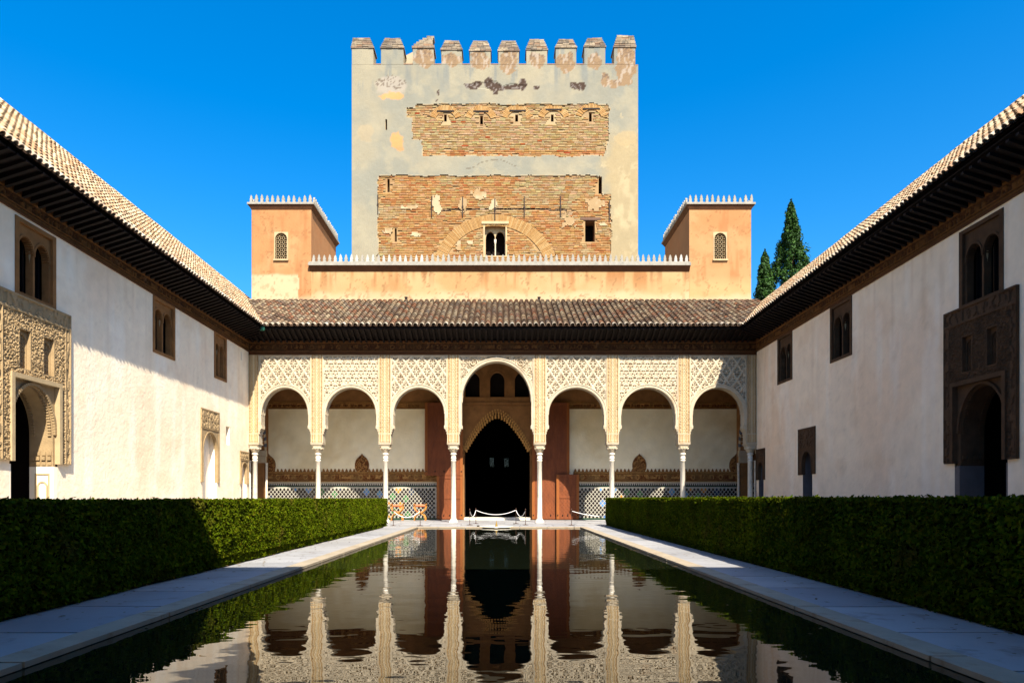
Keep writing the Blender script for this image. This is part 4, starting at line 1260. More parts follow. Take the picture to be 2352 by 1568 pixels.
def cresting(par, a, b, n, z, axis, fixed, h=1.0, white=lambda k: False):
    for k in range(n):
        t = a + (b - a) * (k + .5) / n
        o = bpy.data.objects.new('merlon', crest_w if white(k) else crest_g); COL.objects.link(o); o.parent = par
        if par.type == 'EMPTY': o.matrix_parent_inverse = Matrix.Translation(-Vector(par.location))
        if axis == 'x': o.location = (t, fixed, z)
        else: o.location = (fixed, t, z); o.rotation_euler.z = math.pi / 2
        o.scale = (random.uniform(.9, 1.08), 1, h * (random.uniform(.9, 1.06) if random.random() > .08 else random.uniform(.6, .8))); o.rotation_euler.y = random.uniform(-.03, .03)
Up = thing('parapet_wall', 'peach plastered parapet wall with a row of little pointed merlons, above the tiled roof', 'wall', (0, YU, 8))
UX0, UX1 = NP(700, 0, YU)[0], NP(1590, 0, YU)[0]
wall('wall', pu, UX0, UX1, 8.6, 13.1, .07, [], cupper, Up)
mb = MB(); mb.box(UX0, UX1, YU + .05, 42.5, 12.5, 12.9); mb.box(UX0, UX1, YU + .01, YU + .5, 12.9, 13.1); mb.build('terrace', MAT['grey'], Up)
a, b = NP(708, 0, 35.4)[0], NP(1587, 0, 35.4)[0]
mb = MB(); mb.prism([(YU + .3, 12.98), (YU, 12.98), (YU - .05, 13.0), (YU - .20, 13.22), (YU + .3, 13.22)], lambda u, v, w: (w, u, v), a, b)
cn = mb.build('cornice', MAT['cornice'], Up)
mb = MB(); mb.box(a - .03, b + .03, YU - .24, YU + .3, 13.222, 13.36); mb.box(a, b, YU - .21, YU + .2, 13.362, 13.42); mb.build('coping', MAT['grey'], cn)
cresting(Up, a + .1, b - .05, 70, 13.42, 'x', YU - .12, 1.0, lambda k: (3 < k < 22 and k % 3) or k > 66)

def turret(left, xs, label):
    a, b = NP(xs[0], 0, YU)[0], NP(xs[1], 0, YU)[0]
    T = thing('turret', label, 'turret', ((a + b) / 2, YU, 8))
    yb_ = 41.0
    cx_ = NP(646 if left else 1654, 0, YU)[0]
    w0, w1 = cx_ - .36, cx_ + .36
    zb, zt_ = NP(0, 598, YU)[1], NP(0, 533, YU)[1]
    wall('wall', PN(YU - .012), a, b, 8.6, 16.25, .06, [(w0, w1, zb, zt_)], cturret(left), T)
    mb = MB(); mb.box(a, a + .02, YU - .01, yb_, 8.6, 16.25); mb.box(b - .02, b, YU - .01, yb_, 8.6, 16.25); mb.box(a, b, yb_ - .02, yb_, 8.6, 16.25); mb.box(a + .02, b - .02, YU + .4, yb_ - .02, 16.1, 16.25)
    mb.build('side_walls', M('peach_plaster', (200, 142, 92), gain=.8, var=.12, scale=.9, bump=.2, bscale=16, wear=((184, 124, 76), .8, .52, .7)), T)
    # arched screen window
    pt = PN(YU - .012)
    mb = MB(); c, hw = cx_, .31
    vs_ = zt_ - hw - .05
    arch_plate(mb, pt, w0 - .001, w1 + .001, zb + .05, zt_ + .0, [(c, hw, vs_, hw, 'round')], .002, -.25, n=18)
    archivolt(mb, pt, c, hw, vs_, hw, .045, zb + .05, .02, -.05, n=18)
    mb.box(w0 - .03, w1 + .03, YU - .10, YU + .2, zb - .03, zb + .049)
    W = mb.build('window', MAT['stuccolight'], T)
    lt = MB(); lattice(lt, pt, c - hw, c + hw, zb + .05, vs_ + hw, lambda u, v: abs(u - c) < hw - .005 and (v < vs_ or (u - c) ** 2 + (v - vs_) ** 2 < (hw - .005) ** 2), -.06, t=.012, n=3)
    lt.build('screen', MAT['stuccolight'], W, kind='stuff')
    MB().box(w0, w1, YU + .25, YU + .28, zb, zt_).build('pane', MAT['dark'], W)
    # cornice
    mb = MB()
    z0, z1 = 16.18, 16.42
    o_ = .15
    inner, outer = [(a, YU - .012), (b, YU - .012), (b, yb_), (a, yb_)], [(a - o_, YU - o_), (b + o_, YU - o_), (b + o_, yb_ + o_), (a - o_, yb_ + o_)]
    vs = [(x, y, z0) for x, y in inner] + [(x, y, z1) for x, y in outer]
    mb.add(vs, [(i, (i + 1) % 4, (i + 1) % 4 + 4, i + 4) for i in range(4)] + [(4, 5, 6, 7)])
    C = mb.build('cornice', MAT['cornice'], T)
    mb = MB(); mb.box(a - .18, b + .18, YU - .18, yb_ + .18, 16.422, 16.52); mb.build('coping', MAT['grey'], C)
    cresting(T, a - .12, b + .12, 12, 16.52, 'x', YU - .09, 1.05)
    cresting(T, YU + .1, yb_, 19, 16.52, 'y', b + .09, 1.05); cresting(T, YU + .1, yb_, 19, 16.52, 'y', a - .09, 1.05)
turret(True, (578, 715), 'square peach turret with arched screen window and a pale square patch at its foot')
turret(False, (1583, 1725), 'square peach turret with arched screen window, beside the cypress trees')

# ================================================================== THE TOWER
YT0 = 42.0
pt = PN(YT0)
def T3(x, y):                                         # measured on an enlargement of the photo -> (X, Z) on the tower front
    return NP((840 + x / 2.6135) / 1.0629, (60 + y / 2.6135) / 1.0629, YT0)
def t3(x0, x1, y0, y1):
    a, b = T3(x0, y1), T3(x1, y0)
    return (a[0], b[0], a[1], b[1])
Tw = thing('tower', 'massive square tower of grey plaster and bare orange brick with battlements', 'tower', (-.5, YT0, 0))
TX0, TX1 = T3(51, 0)[0], T3(1874, 0)[0]
ZT = T3(0, 262)[1]
def to3(U, V):
    D = VX + U * FPX / YT0; Dy = VY - (V - CAMH) * FPX / YT0
    return (D * 1.0629 - 840) * 2.6135, (Dy * 1.0629 - 60) * 2.6135
def zone(U, V):
    x, y = to3(U, V)
    nx = 26 * (fbm(U * 1.6, V * 1.6, 71) - .5); ny = 20 * (fbm(U * 1.1, V * 1.1, 72) - .5)
    nx2 = 22 * (fbm(U * 6, V * 6, 73) - .5)
    x, y = x + nx + nx2, y + ny + nx2 * .7
    up = (y > 512 - 0) & (y < 842) & (x < 1688 - np.clip((y - 690) * .2, 0, 40)) & (x > np.where(y < 600, np.where(y < 540, 455, 402), np.where(y < 738, 440, 502)))
    lo = (y > 968) & (x > 218) & (x < np.where(y < 1085, 1640, 1702)) & (y < 1600)
    return up | lo
WHITE = [(285, 1320, 34, 18), (455, 1340, 26, 16), (733, 1420, 20, 40), (800, 1390, 24, 16), (1440, 1250, 50, 45), (1650, 1275, 18, 14), (425, 1165, 46, 12), (590, 1160, 30, 60), (750, 1150, 26, 40), (945, 1150, 22, 36),
         (1590, 1150, 70, 42), (1700, 1020, 55, 45), (860, 1090, 60, 30)]
def blob(x, y, cx, cy, rx, ry, U, V, seed, amp=.9):
    d = np.sqrt(((x - cx) / rx) ** 2 + ((y - cy) / ry) ** 2)
    return d + amp * (fbm(U * 2.6, V * 2.6, seed) - .5) * 2
def plaster_patch(U, V):
    x, y = to3(U, V)
    k = np.zeros_like(U, bool)
    for i, (cx, cy, rx, ry) in enumerate(WHITE):
        k |= blob(x, y, cx, cy, rx, ry, U, V, 80 + i) + 1.3 * (fbm(U * 8, V * 5, 79) - .5) < .95
    return k
TOPS = [t3(638, 655, 572, 628), t3(868, 886, 583, 637), t3(1092, 1110, 575, 630), t3(1320, 1337, 575, 628), t3(1563, 1580, 565, 620)]
OPEN = TOPS + [t3(265, 277, 610, 678), t3(276, 291, 985, 1070), t3(323, 336, 1300, 1385), t3(1624, 1644, 975, 1080), t3(1538, 1600, 1248, 1386), t3(898, 1030, 1285, 1474)]
def ctower(U, V):
    x, y = to3(U, V)
    n = fbm(U * .35, V * .35, 91); n2 = fbm(U * 1.3, V * 1.3, 92); n3 = fbm(U * 6, V * 6, 93); stv = fbm(U * 2.4, V * .35, 94); fine = fbm(U * 14, V * 14, 95, 2)
    c = np.ones(U.shape + (3,)) * np.array(lin((174, 164, 138)))
    c = mixc(c, lin((154, 152, 136)), sm(.42, .66, n) * .8)
    c = mixc(c, lin((184, 172, 142)), sm(.5, .7, n2) * .5)
    c = mixc(c, lin((140, 142, 134)), sm(.56, .72, stv) * sm(520, 300, y) * .8)
    c = mixc(c, lin((192, 168, 122)), sm(1600, 1720, x + 120 * (n2 - .5)) * sm(640, 800, y) * .75)      # warmer right edge
    c = mixc(c, lin((208, 188, 146)), (blob(x, y, 1790, 1150, 120, 420, U, V, 96, 1.2) < .8) * sm(.40, .75, fbm(U * 3, V * 1.5, 97)) * .7)
    def put(c, cx, cy, rx, ry, col, s, amt=1.0, amp=.7, soft=.25):
        d = blob(x, y, cx, cy, rx, ry, U, V, s, amp)
        return mixc(c, lin(col), sm(1.0, 1.0 - soft, d) * amt)
    # grey-white scar with an orange foot
    c = put(c, 312, 405, 105, 78, (190, 176, 158), 101, .7, .4); c = mixc(c, lin((120, 104, 88)), (blob(x, y, 312, 372, 100, 44, U, V, 102, .5) < 1) * sm(.55, .6, fine) * .8)
    c = put(c, 320, 462, 80, 26, (226, 168, 104), 103, .9); c = put(c, 345, 745, 55, 55, (224, 166, 102), 104, .9); c = put(c, 360, 800, 28, 18, (216, 156, 96), 105, .8); c = put(c, 140, 690, 60, 60, (196, 170, 128), 106, .35)
    # lost render: dark ragged holes
    for i, (cx, cy, rx, ry) in enumerate([(820, 402, 46, 24), (850, 385, 26, 22), (925, 378, 34, 32), (965, 405, 60, 26), (965, 435, 18, 26), (1045, 408, 46, 16), (1105, 405, 55, 16), (1143, 388, 26, 30), (1228, 408, 22, 12), (1500, 400, 50, 30), (602, 440, 7, 16), (590, 490, 6, 8)]):
        d = blob(x, y, cx, cy, rx, ry, U, V, 110 + i, .5)
        c = mixc(c, lin((84, 66, 54)), (d < 1) * 1.0); c = mixc(c, lin((170, 160, 150)), (d < 1) * sm(.6, .66, fine) * .6)
    # bare patches under the battlements
    for i, (cx, cy, rx, ry) in enumerate([(505, 225, 66, 58), (688, 235, 64, 40), (868, 240, 66, 60), (1050, 245, 56, 82), (1232, 235, 62, 42), (1415, 250, 60, 64), (1600, 240, 58, 52), (1800, 260, 62, 130), (1665, 365, 30, 46), (1720, 380, 40, 28)]):
        d = blob(x, y, cx, cy, rx, ry, U, V, 130 + i, .55)
        c = mixc(c, lin((164, 132, 96)), (d < 1) * .9); c = mixc(c, lin((118, 98, 84)), (d < 1) * sm(.50, .62, fine) * sm(cy + ry, cy - ry, y) * .8); c = mixc(c, lin((196, 180, 160)), (d < 1) * sm(.58, .64, fbm(U * 9, V * 3, 140 + i)) * .7)
    c = put(c, 1800, 740, 70, 62, (200, 174, 128), 150, .6)
    # hairline cracks
    ck = np.abs(y - (890 + 26 * np.sin(x * .018) + 30 * (fbm(U * 1.5, V * .1, 160) - .5)))
    c = mixc(c, lin((120, 108, 90)), (ck < 2.2) * ((x > 780) & (x < 1110)) * .8)
    z = zone(U, V)
    c = np.where(z[..., None], mixc(np.ones(U.shape + (3,)) * np.array(lin((212, 188, 148))), lin((190, 158, 114)), sm(.4, .6, n2)), c)
    return c
def dtower(U, V):
    d = 0.085 + .012 * (fbm(U * 1.2, V * 1.2, 170) - .5) + .008 * (fbm(U * 7, V * 7, 171, 2) - .5)
    x, y = to3(U, V)
    for i, (cx, cy, rx, ry) in enumerate([(920, 395, 120, 30), (1090, 402, 80, 18)]):
        d = d - .03 * (blob(x, y, cx, cy, rx, ry, U, V, 110 + i, .5) < .8)
    return np.where(plaster_patch(U, V) & zone(U, V), d - .012, d)
wall('plaster_front', pt, TX0, TX1, 9.0, ZT, .075, OPEN, ctower, Tw, depth=dtower, extra_keep=lambda U, V: (~zone(U, V)) | plaster_patch(U, V))
def cmortar(U, V):
    n = fbm(U * 1.5, V * 1.5, 181)
    c = np.ones(U.shape + (3,)) * np.array(lin((192, 156, 108)))
    x, y = to3(U, V)
    c = mixc(c, lin((200, 176, 134)), sm(900, 850, y) * .8)
    return mixc(c, lin((152, 112, 72)), sm(.5, .7, n) * .5)
wall('mortar', pt, TX0 + .05, TX1 - .05, 9.0, ZT - .5, .2, OPEN, cmortar, Tw)
tb = M('tower_plaster_side', (186, 170, 138), var=.12, scale=.6, bump=.3, bscale=12)
mb = MB()
TB = YT0 + 17.5
mb.box(TX0 + .0, TX0 + .5, YT0 + .004, TB, -1, ZT); mb.box(TX1 - .5, TX1, YT0 + .004, TB, -1, ZT); mb.box(TX0 + .5, TX1 - .5, YT0 + .3, TB - .5, ZT - 1.0, ZT - .6)
mb.build('side_walls', tb, Tw)
# back wall with the two little far windows
HW = [(NP(1130, 1061, TB - .5)), (NP(1163, 1061, TB - .5))]
ho = [(a - .19, a + .19, z - .38, z + .38) for a, z in HW]
wall('rear_wall', PN(TB - .5), TX0 + .5, TX1 - .5, -.03, ZT, .8, ho, lambda U, V: np.ones(U.shape + (3,)) * np.array(lin((34, 26, 20))), Tw)
for (a, z) in HW:
    mb = MB(); lattice(mb, PN(TB - .5), a - .19, a + .19, z - .38, z + .38, lambda u, v: True, -.02, t=.058, n=4)
    mb.box(a - .22, a - .19, TB - .51, TB - .4, z - .4, z + .4); mb.box(a + .19, a + .22, TB - .51, TB - .4, z - .4, z + .4)
    mb.build('far_window_screen', MAT['dark'], Tw)
# coping strips between merlons, wall thickness
mb = MB(); mb.box(TX0 + .02, TX1 - .02, YT0 + .03, YT0 + .9, ZT - .6, ZT); mb.build('parapet', tb, Tw)
cpm = M('brick_coping', (150, 116, 92), var=.2, scale=6)
for xa, xb in ((188, 238), (380, 440), (572, 622), (752, 803), (935, 985), (1115, 1163), (1295, 1350), (1480, 1532), (1665, 1722)):
    MB().box(T3(xa, 0)[0] + .004, T3(xb, 0)[0] - .004, YT0 - .10, YT0 + .92, ZT + .002, ZT + .05).build('parapet_coping', cpm, Tw)

# windows of the tower
def hole(rect, dep, name='window', frame=None, lining=MAT['brick_dark'] if 'brick_dark' in MAT else None):
    u0, u1, v0, v1 = rect
    mb = MB()
    for q in ((u0 - .05, u0, v0, v1), (u1, u1 + .05, v0, v1), (u0 - .05, u1 + .05, v1, v1 + .05), (u0 - .05, u1 + .05, v0 - .05, v0)): pbox(mb, pt, q[0], q[1], q[2], q[3], -.01, -dep)
    w = mb.build(name, M('brick_reveal', (150, 108, 70), var=.2, scale=5) if 'reveal' not in MAT else MAT['reveal'], Tw)
    mb = MB(); pbox(mb, pt, u0 - .05, u1 + .05, v0 - .05, v1 + .05, -dep - .02, -dep); mb.build('pane', MAT['dark'], w)
    return w
MAT['reveal'] = M('brick_reveal', (150, 108, 70), var=.2, scale=5)
for q in OPEN[:9]: hole(q, .7, 'slit_window')
for x0, x1, y in ((594, 702, 556), (825, 922, 557), (1055, 1160, 553), (1285, 1388, 546), (1522, 1632, 541)):
    r = t3(x0, x1, y - 4, y + 5); mb = MB(); pbox(mb, pt, *r, .075, -.1); mb.build('lintel', MAT['wood'], Tw)
w = hole(OPEN[9], .9)
r = t3(1507, 1637, 1232, 1249); mb = MB(); pbox(mb, pt, *r, .06, -.2); mb.build('lintel', M('grey_timber', (112, 84, 66), var=.2, scale=6), w)
w = hole(OPEN[10], 1.0, 'double_window'); w['label'] = 'double-arched window with slim column in the tower'
u0, u1, v0, v1 = OPEN[10]
c = (u0 + u1) / 2; hw = (u1 - u0) / 4 - .05
mb = MB(); arch_plate(mb, pt, u0, u1, v0, v1, [(c - hw - .035, hw + .02, v0 + 1.12, .48, 'round'), (c + hw + .035, hw + .02, v0 + 1.12, .48, 'round')], -.3, -.45); mb.build('window_arches', MAT['stuccolight'], w)
MB().lathe([(.07, 0), (.045, .08), (.04, .8), (.07, .95), (.075, 1.12)], pt(c, v0, -.36), 12).build('colonnette', MAT['marble'], w)
mb = MB(); pbox(mb, pt, u0 - .09, u0 - .0, v0 - .05, v1 + .1, .04, -.1); pbox(mb, pt, u1 + .0, u1 + .09, v0 - .05, v1 + .1, .04, -.1); pbox(mb, pt, u0 - .2, u1 + .2, v1 + .1, v1 + .26, .10, -.1); pbox(mb, pt, u0 - .09, u1 + .09, v0 - .1, v0 - .02, .05, -.1)
mb.build('window_frame', MAT['stuccolight'], w)

# brick arches
def ring_parts(cx, cy, r0, r1, a0, a1, n, d, cols, name='voussoir'):
    def kp(a): return (cx + r0 * math.sin(a), cy + r0 * math.cos(a)), (cx + r1 * math.sin(a), cy + r1 * math.cos(a))
    for k in range(n):
        p0, p1 = a0 + (a1 - a0) * (k + .08) / n, a0 + (a1 - a0) * (k + .92) / n
        (i0, o0), (i1, o1) = kp(p0), kp(p1)
        mb = MB(); mb.prism([i0, i1, o1, o0][::-1], lambda u, v, w: pt(u, v, w), d + random.uniform(-.015, .012), -.1, lin(random.choice(cols)))
        mb.build(name, MAT['brick'], Tw)
pale = [(194, 150, 94), (200, 158, 102), (186, 140, 84), (192, 148, 94), (202, 164, 110)]
s3 = YT0 / FPX / 1.0629 / 2.6135                       # metres per enlargement pixel
acx, acz = T3(963, 1625)
ring_parts(acx, acz, 340 * s3, 412 * s3, -1.20, 1.20, 112, .045, pale)
UP5 = []
for x, y in ((648, 610), (873, 612), (1105, 608), (1338, 606), (1578, 600)):
    cx, cz = T3(x, y + 12); UP5.append((cx, cz)); ring_parts(cx, cz, 66 * s3, 106 * s3, -1.25, 1.25, 24, .05, pale)
# bricks
warm = [(190, 138, 84), (194, 146, 92), (184, 128, 76), (198, 154, 100), (190, 144, 94), (198, 162, 112), (178, 118, 70), (192, 148, 96)]
cool = [(188, 158, 112), (182, 150, 104), (194, 168, 124), (176, 140, 94), (186, 156, 112), (196, 164, 114), (172, 132, 86), (190, 160, 118)]
reds = [(168, 82, 48), (178, 92, 52)]
bricks, ch, jt = [], .105, .012
def in_rect(u, v, r, g=0.0): return r[0] - g < u < r[1] + g and r[2] - g < v < r[3] + g
z = 9.6
row = 0
while z < ZT - 1.5:
    u = TX0 + .1 + (row % 2) * .14
    while u < TX1 - .2:
        L_ = random.choice((.27, .28, .29, .14, .30, .42))
        cu, cv = u + L_ / 2, z + ch / 2
        ok = bool(zone(np.array([[cu]]), np.array([[cv]]))[0, 0])
        if ok:
            for q in OPEN:
                if u < q[1] + .02 and u + L_ > q[0] - .02 and z < q[3] + .02 and z + ch > q[2] - .02: ok = False
            rr = math.hypot(cu - acx, cv - acz)
            if ok and 335 * s3 < rr < 418 * s3 and cv > acz: ok = False
            for a_, b_ in UP5:
                r_ = math.hypot(cu - a_, cv - b_)
                if ok and 62 * s3 < r_ < 110 * s3 and cv > b_ + .32 * r_ * .9: ok = False
            x3, y3 = to3(cu, cv)
            if 560 < x3 < 1450 and abs(y3 - (1188 - 12 * math.sin((x3 - 560) / 300))) < 9 and random.random() < .85: ok = False    # eroded band
        if ok and random.random() > .012: bricks.append((u, z, L_ - jt, x3, y3))
        u += L_
    z += ch; row += 1
bmesh_ = []
for cc in warm + cool + reds:
    bmesh_.append(MB().box(0, 1, -1, 0, 0, 1, lin(cc)).mesh('brick', MAT['brick']))
order = sorted(range(len(bricks)), key=lambda i: -bricks[i][2] + (0 if bricks[i][4] > 900 else .05))
ind = set(order[:300])
rest = MB()
for i, (u, z, L_, x3, y3) in enumerate(bricks):
    up = y3 < 900
    t = fbm(u * .8, z * .8, 200)
    k = random.randrange(8) + (8 if (up and y3 < 800) or (not up and t > .60 + random.uniform(-.05, .05)) else 0)
    if up and random.random() < .012: k = 16 + random.randrange(2)
    d = random.uniform(.03, .06)
    hgt = ch * random.uniform(.60, .74)
    if i in ind:
        o = bpy.data.objects.new('brick', bmesh_[k]); COL.objects.link(o); o.parent = Tw; o.matrix_parent_inverse = Matrix.Translation(-Vector(Tw.location))
        o.location = (u, YT0, z); o.scale = (L_, d, hgt)
    else:
        rest.box(u, u + L_, YT0 - d, YT0 + .01, z, z + hgt, tuple(v * random.uniform(.9, 1.1) for v in lin((warm + cool + reds)[k])))
rest.build('brickwork', MAT['brick'], Tw, kind='stuff')
# ragged dark groove and iron ties
mb = MB()
x3 = 575
while x3 < 1450:
    q = T3(x3, 1188 - 12 * math.sin((x3 - 560) / 300) + random.uniform(-4, 4))
    mb.obox((q[0], YT0 - .008, q[1]), (random.uniform(.08, .2), 0, random.uniform(-.02, .02)), (0, .012, 0), (0, 0, random.uniform(.02, .05))); x3 += random.uniform(9, 20)
mb.build('eroded_band', M('crumbled_mortar', (96, 76, 58), var=.3, scale=6, bump=.6), Tw)
for x3, y0, y1 in ((560, 1103, 1230), (757, 1103, 1230), (963, 1115, 1250), (1150, 1103, 1232), (1381, 1098, 1228), (217, 1090, 1215), (1692, 1130, 1255)):
    a = T3(x3, y1); b = T3(x3, y0)
    mb = MB(); mb.box(a[0] - .025, a[0] + .025, YT0 - .12, YT0 - .055, a[1], b[1]); mb.box(a[0] - .05, a[0] + .05, YT0 - .13, YT0 - .05, (a[1] + b[1]) / 2 - .05, (a[1] + b[1]) / 2 + .05); mb.build('iron_tie', MAT['iron'], Tw)

# battlements
capmat = M('weathered_cap_brick', rough=.95, var=.25, scale=8, bump=.6, bscale=30, palette=[(160, 142, 116), (132, 116, 98), (176, 158, 130), (114, 102, 90), (160, 126, 96)], wear=((104, 96, 84), 2.2, .52, .8))
mer = [(52, 188, 160, 85), (238, 380, 160, 84), (440, 572, 160, 62), (622, 752, 172, 100), (803, 935, 178, 100), (985, 1115, 178, 102), (1163, 1295, 172, 92), (1350, 1480, 158, 92), (1532, 1665, 152, 84), (1722, 1856, 155, 70)]
for i, (x0, x1, ybase, ytop) in enumerate(mer):
    a, b = T3(x0, 0)[0], T3(x1, 0)[0]
    zc, zt_ = T3(0, ybase)[1], T3(0, ytop)[1]
    us, vs = lines(a, b, .08), lines(ZT + .01, zc, .08)
    me = grid_mesh('merlon', pt, us, vs, None, lambda U, V: .085 + .01 * fbm(U * 5, V * 5, 3), ctower, MAT['wallcol'])
    m_ = obj('merlon', me, Tw)
    mb = MB(); mb.box(a + .003, b - .003, YT0 - .04, YT0 + .85, ZT, zc - .003); mb.build('merlon_core', tb, m_)
    n = 6; c = (a + b) / 2
    for k in range(n):
        f0 = 1 - .42 * k / n if i not in (0, 9) else 1 - .30 * k / n
        if i == 2: f0 = 1 - .80 * k / n
        h0, h1 = zc + (zt_ - zc) * k / n, zc + (zt_ - zc) * (k + 1) / n
        hwid = ((b - a) / 2 + .06) * f0
        cc = c + (0 if i not in (0, 2, 9) else (-.1 if i == 0 else .06 if i == 9 else .10 * k / n * 6)) * k / n
        mb = MB()
        seg = max(2, int(hwid * 2 / .3))
        e = [cc - hwid + 2 * hwid * q / seg for q in range(seg + 1)]
        for q in range(seg):
            j = random.uniform(-.025, .015)
            mb.box(e[q] + .006, e[q + 1] - .006, YT0 - .15 + .40 * (1 - f0) - j, YT0 + .95 - .40 * (1 - f0), h0 + .004, h1 - random.uniform(.012, .05))
        mb.box(cc - hwid * .92, cc + hwid * .92, YT0 - .05 + .40 * (1 - f0), YT0 + .9 - .40 * (1 - f0), h0, h1 + .003)
        mb.build('cap_course', capmat, m_)
# stair head behind the third merlon
q0, q1, q2, q3 = T3(372, 135), T3(515, 62), T3(515, 240), T3(372, 262)
mb = MB(); mb.prism([(q3[0], ZT - .5), (q2[0], ZT - .5), (q1[0], q1[1]), (q0[0], q0[1])], lambda u, v, w: (u, w, v), YT0 + 1.0, YT0 + 2.2)
sh = mb.build('stair_head', tb, Tw)
r = t3(384, 445, 190, 262); MB().box(r[0], r[1], YT0 + .97, YT0 + .998, r[2], r[3]).build('opening', MAT['pane'], sh)
r = t3(185, 240, 225, 262); MB().prism([(r[0], r[2] - .3), (r[1], r[2] - .3), (r[1], r[3] + .1), (r[0], r[3] - .25)], lambda u, v, w: (u, w, v), YT0 + 1.2, YT0 + 1.9).build('ramp', tb, Tw)

# ================================================================== THE SOUTH RANGE (behind the camera, throws the near shade)
Sr = thing('palace_range', 'tall plastered palace range closing the south side of the court behind the viewer', 'building', (0, -1, 0))
mb = MB(); mb.box(-24, 22, -9, -.9, -1, 12.7); mb.build('wall', MAT['wing'], Sr)
mb = MB(); mb.box(-24.4, 22.4, -9.4, 0.0, 12.72, 13.05); mb.build('eave', MAT['wood'], Sr)
mb = MB(); mb.add([(-24.4, 0, 13.06), (22.4, 0, 13.06), (22.4, -9.4, 13.06), (-24.4, -9.4, 13.06), (-20, -4.7, 14.6), (18, -4.7, 14.6)], [(0, 1, 5, 4), (1, 2, 5), (2, 3, 4, 5), (3, 0, 4), (3, 2, 1, 0)]); mb.build('roof', MAT['channel'], Sr)

# ================================================================== HEDGES
def hedge(x0, x1, y0, y1, h, inner, label, seed):
    rng = np.random.default_rng(seed)
    H = thing('myrtle_hedge', label, 'hedge', ((x0 + x1) / 2, (y0 + y1) / 2, 0), 'clipped hedges beside the pool')
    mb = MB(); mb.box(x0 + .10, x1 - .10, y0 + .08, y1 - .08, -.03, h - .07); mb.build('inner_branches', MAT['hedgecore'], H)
    # leaves over the pool-side face, the top and the far end
    pts, nrm = [], []
    L = y1 - y0
    xi, s = (x1, 1) if inner > 0 else (x0, -1)
    def wob(a, b): return .13 * (fbm(a * .9, b * .9, seed) - .5) + .07 * (fbm(a * 4, b * 4, seed + 3) - .5)
    n = int(L * h * 3600)
    yy = y0 + (L) * rng.random(n) ** .8; zz = h * rng.random(n)
    bow = .03 * np.sin(np.pi * zz / h) - .03 * (zz < .15)
    pts.append(np.stack([xi + s * (wob(yy, zz) + bow - .035 * rng.random(n) + .05 * (rng.random(n) > .985) * rng.random(n)), yy, zz], -1)); nrm.append(np.tile([s * 1.0, 0, .3], (n, 1)))
    n = int(L * (x1 - x0) * 900)
    yy = y0 + L * rng.random(n); xx = x0 + (x1 - x0) * rng.random(n)
    pts.append(np.stack([xx, yy, h - .025 + wob(xx * 1.2, yy) * .42 - .02 * rng.random(n) + .05 * (rng.random(n) > .985) * rng.random(n)], -1)); nrm.append(np.tile([0, 0, 1.0], (n, 1)))
    n = int((x1 - x0) * h * 1800)
    xx = x0 + (x1 - x0) * rng.random(n); zz = h * rng.random(n)
    pts.append(np.stack([xx, y1 + wob(xx, zz), zz], -1)); nrm.append(np.tile([0, 1.0, .2], (n, 1)))
    pts.append(np.stack([xx, y0 - wob(xx, zz), zz], -1)); nrm.append(np.tile([0, -1.0, .2], (n, 1)))
    n = int(L * h * 350)
    yy = y0 + L * rng.random(n); zz = h * rng.random(n); xo = x0 if inner > 0 else x1
    pts.append(np.stack([xo - s * wob(yy, zz), yy, zz], -1)); nrm.append(np.tile([-s * 1.0, 0, .3], (n, 1)))
    obj('leaves', leaf_mesh('leaves', np.concatenate(pts), np.concatenate(nrm), .029, .016, MAT['leaf'], rng, .9), H, kind='stuff')
    return H

def leaf_mesh(name, P, Nn, ln, wd, m, rng, spread):
    n = len(P)
    nn = Nn + spread * rng.normal(size=(n, 3)); nn /= np.linalg.norm(nn, axis=1)[:, None]
    t = rng.normal(size=(n, 3)); t -= (t * nn).sum(1)[:, None] * nn; t /= np.linalg.norm(t, axis=1)[:, None]
    b = np.cross(nn, t)
    k = (.7 + .6 * rng.random(n))[:, None]
    V = np.stack([P - t * ln * k, P + b * wd * k, P + t * ln * k, P - b * wd * k], 1).reshape(-1, 3)
    me = bpy.data.meshes.new(name)
    me.vertices.add(4 * n); me.vertices.foreach_set('co', V.astype(np.float32).ravel())
    me.loops.add(4 * n); me.loops.foreach_set('vertex_index', np.arange(4 * n, dtype=np.int32))
    me.polygons.add(n); me.polygons.foreach_set('loop_start', np.arange(0, 4 * n, 4, dtype=np.int32)); me.polygons.foreach_set('loop_total', np.full(n, 4, np.int32))
    me.materials.append(m); me.update(calc_edges=True)
    return me

hedge(-6.7, -4.62, 3.0, 27.6, 1.115, 1, 'clipped green myrtle hedge beside the pool, its near half in shade, far half sunlit', 3)
hedge(4.33, 6.5, 3.0, 28.4, 1.145, -1, 'clipped dark myrtle hedge beside the pool with only its top edge sunlit', 5)

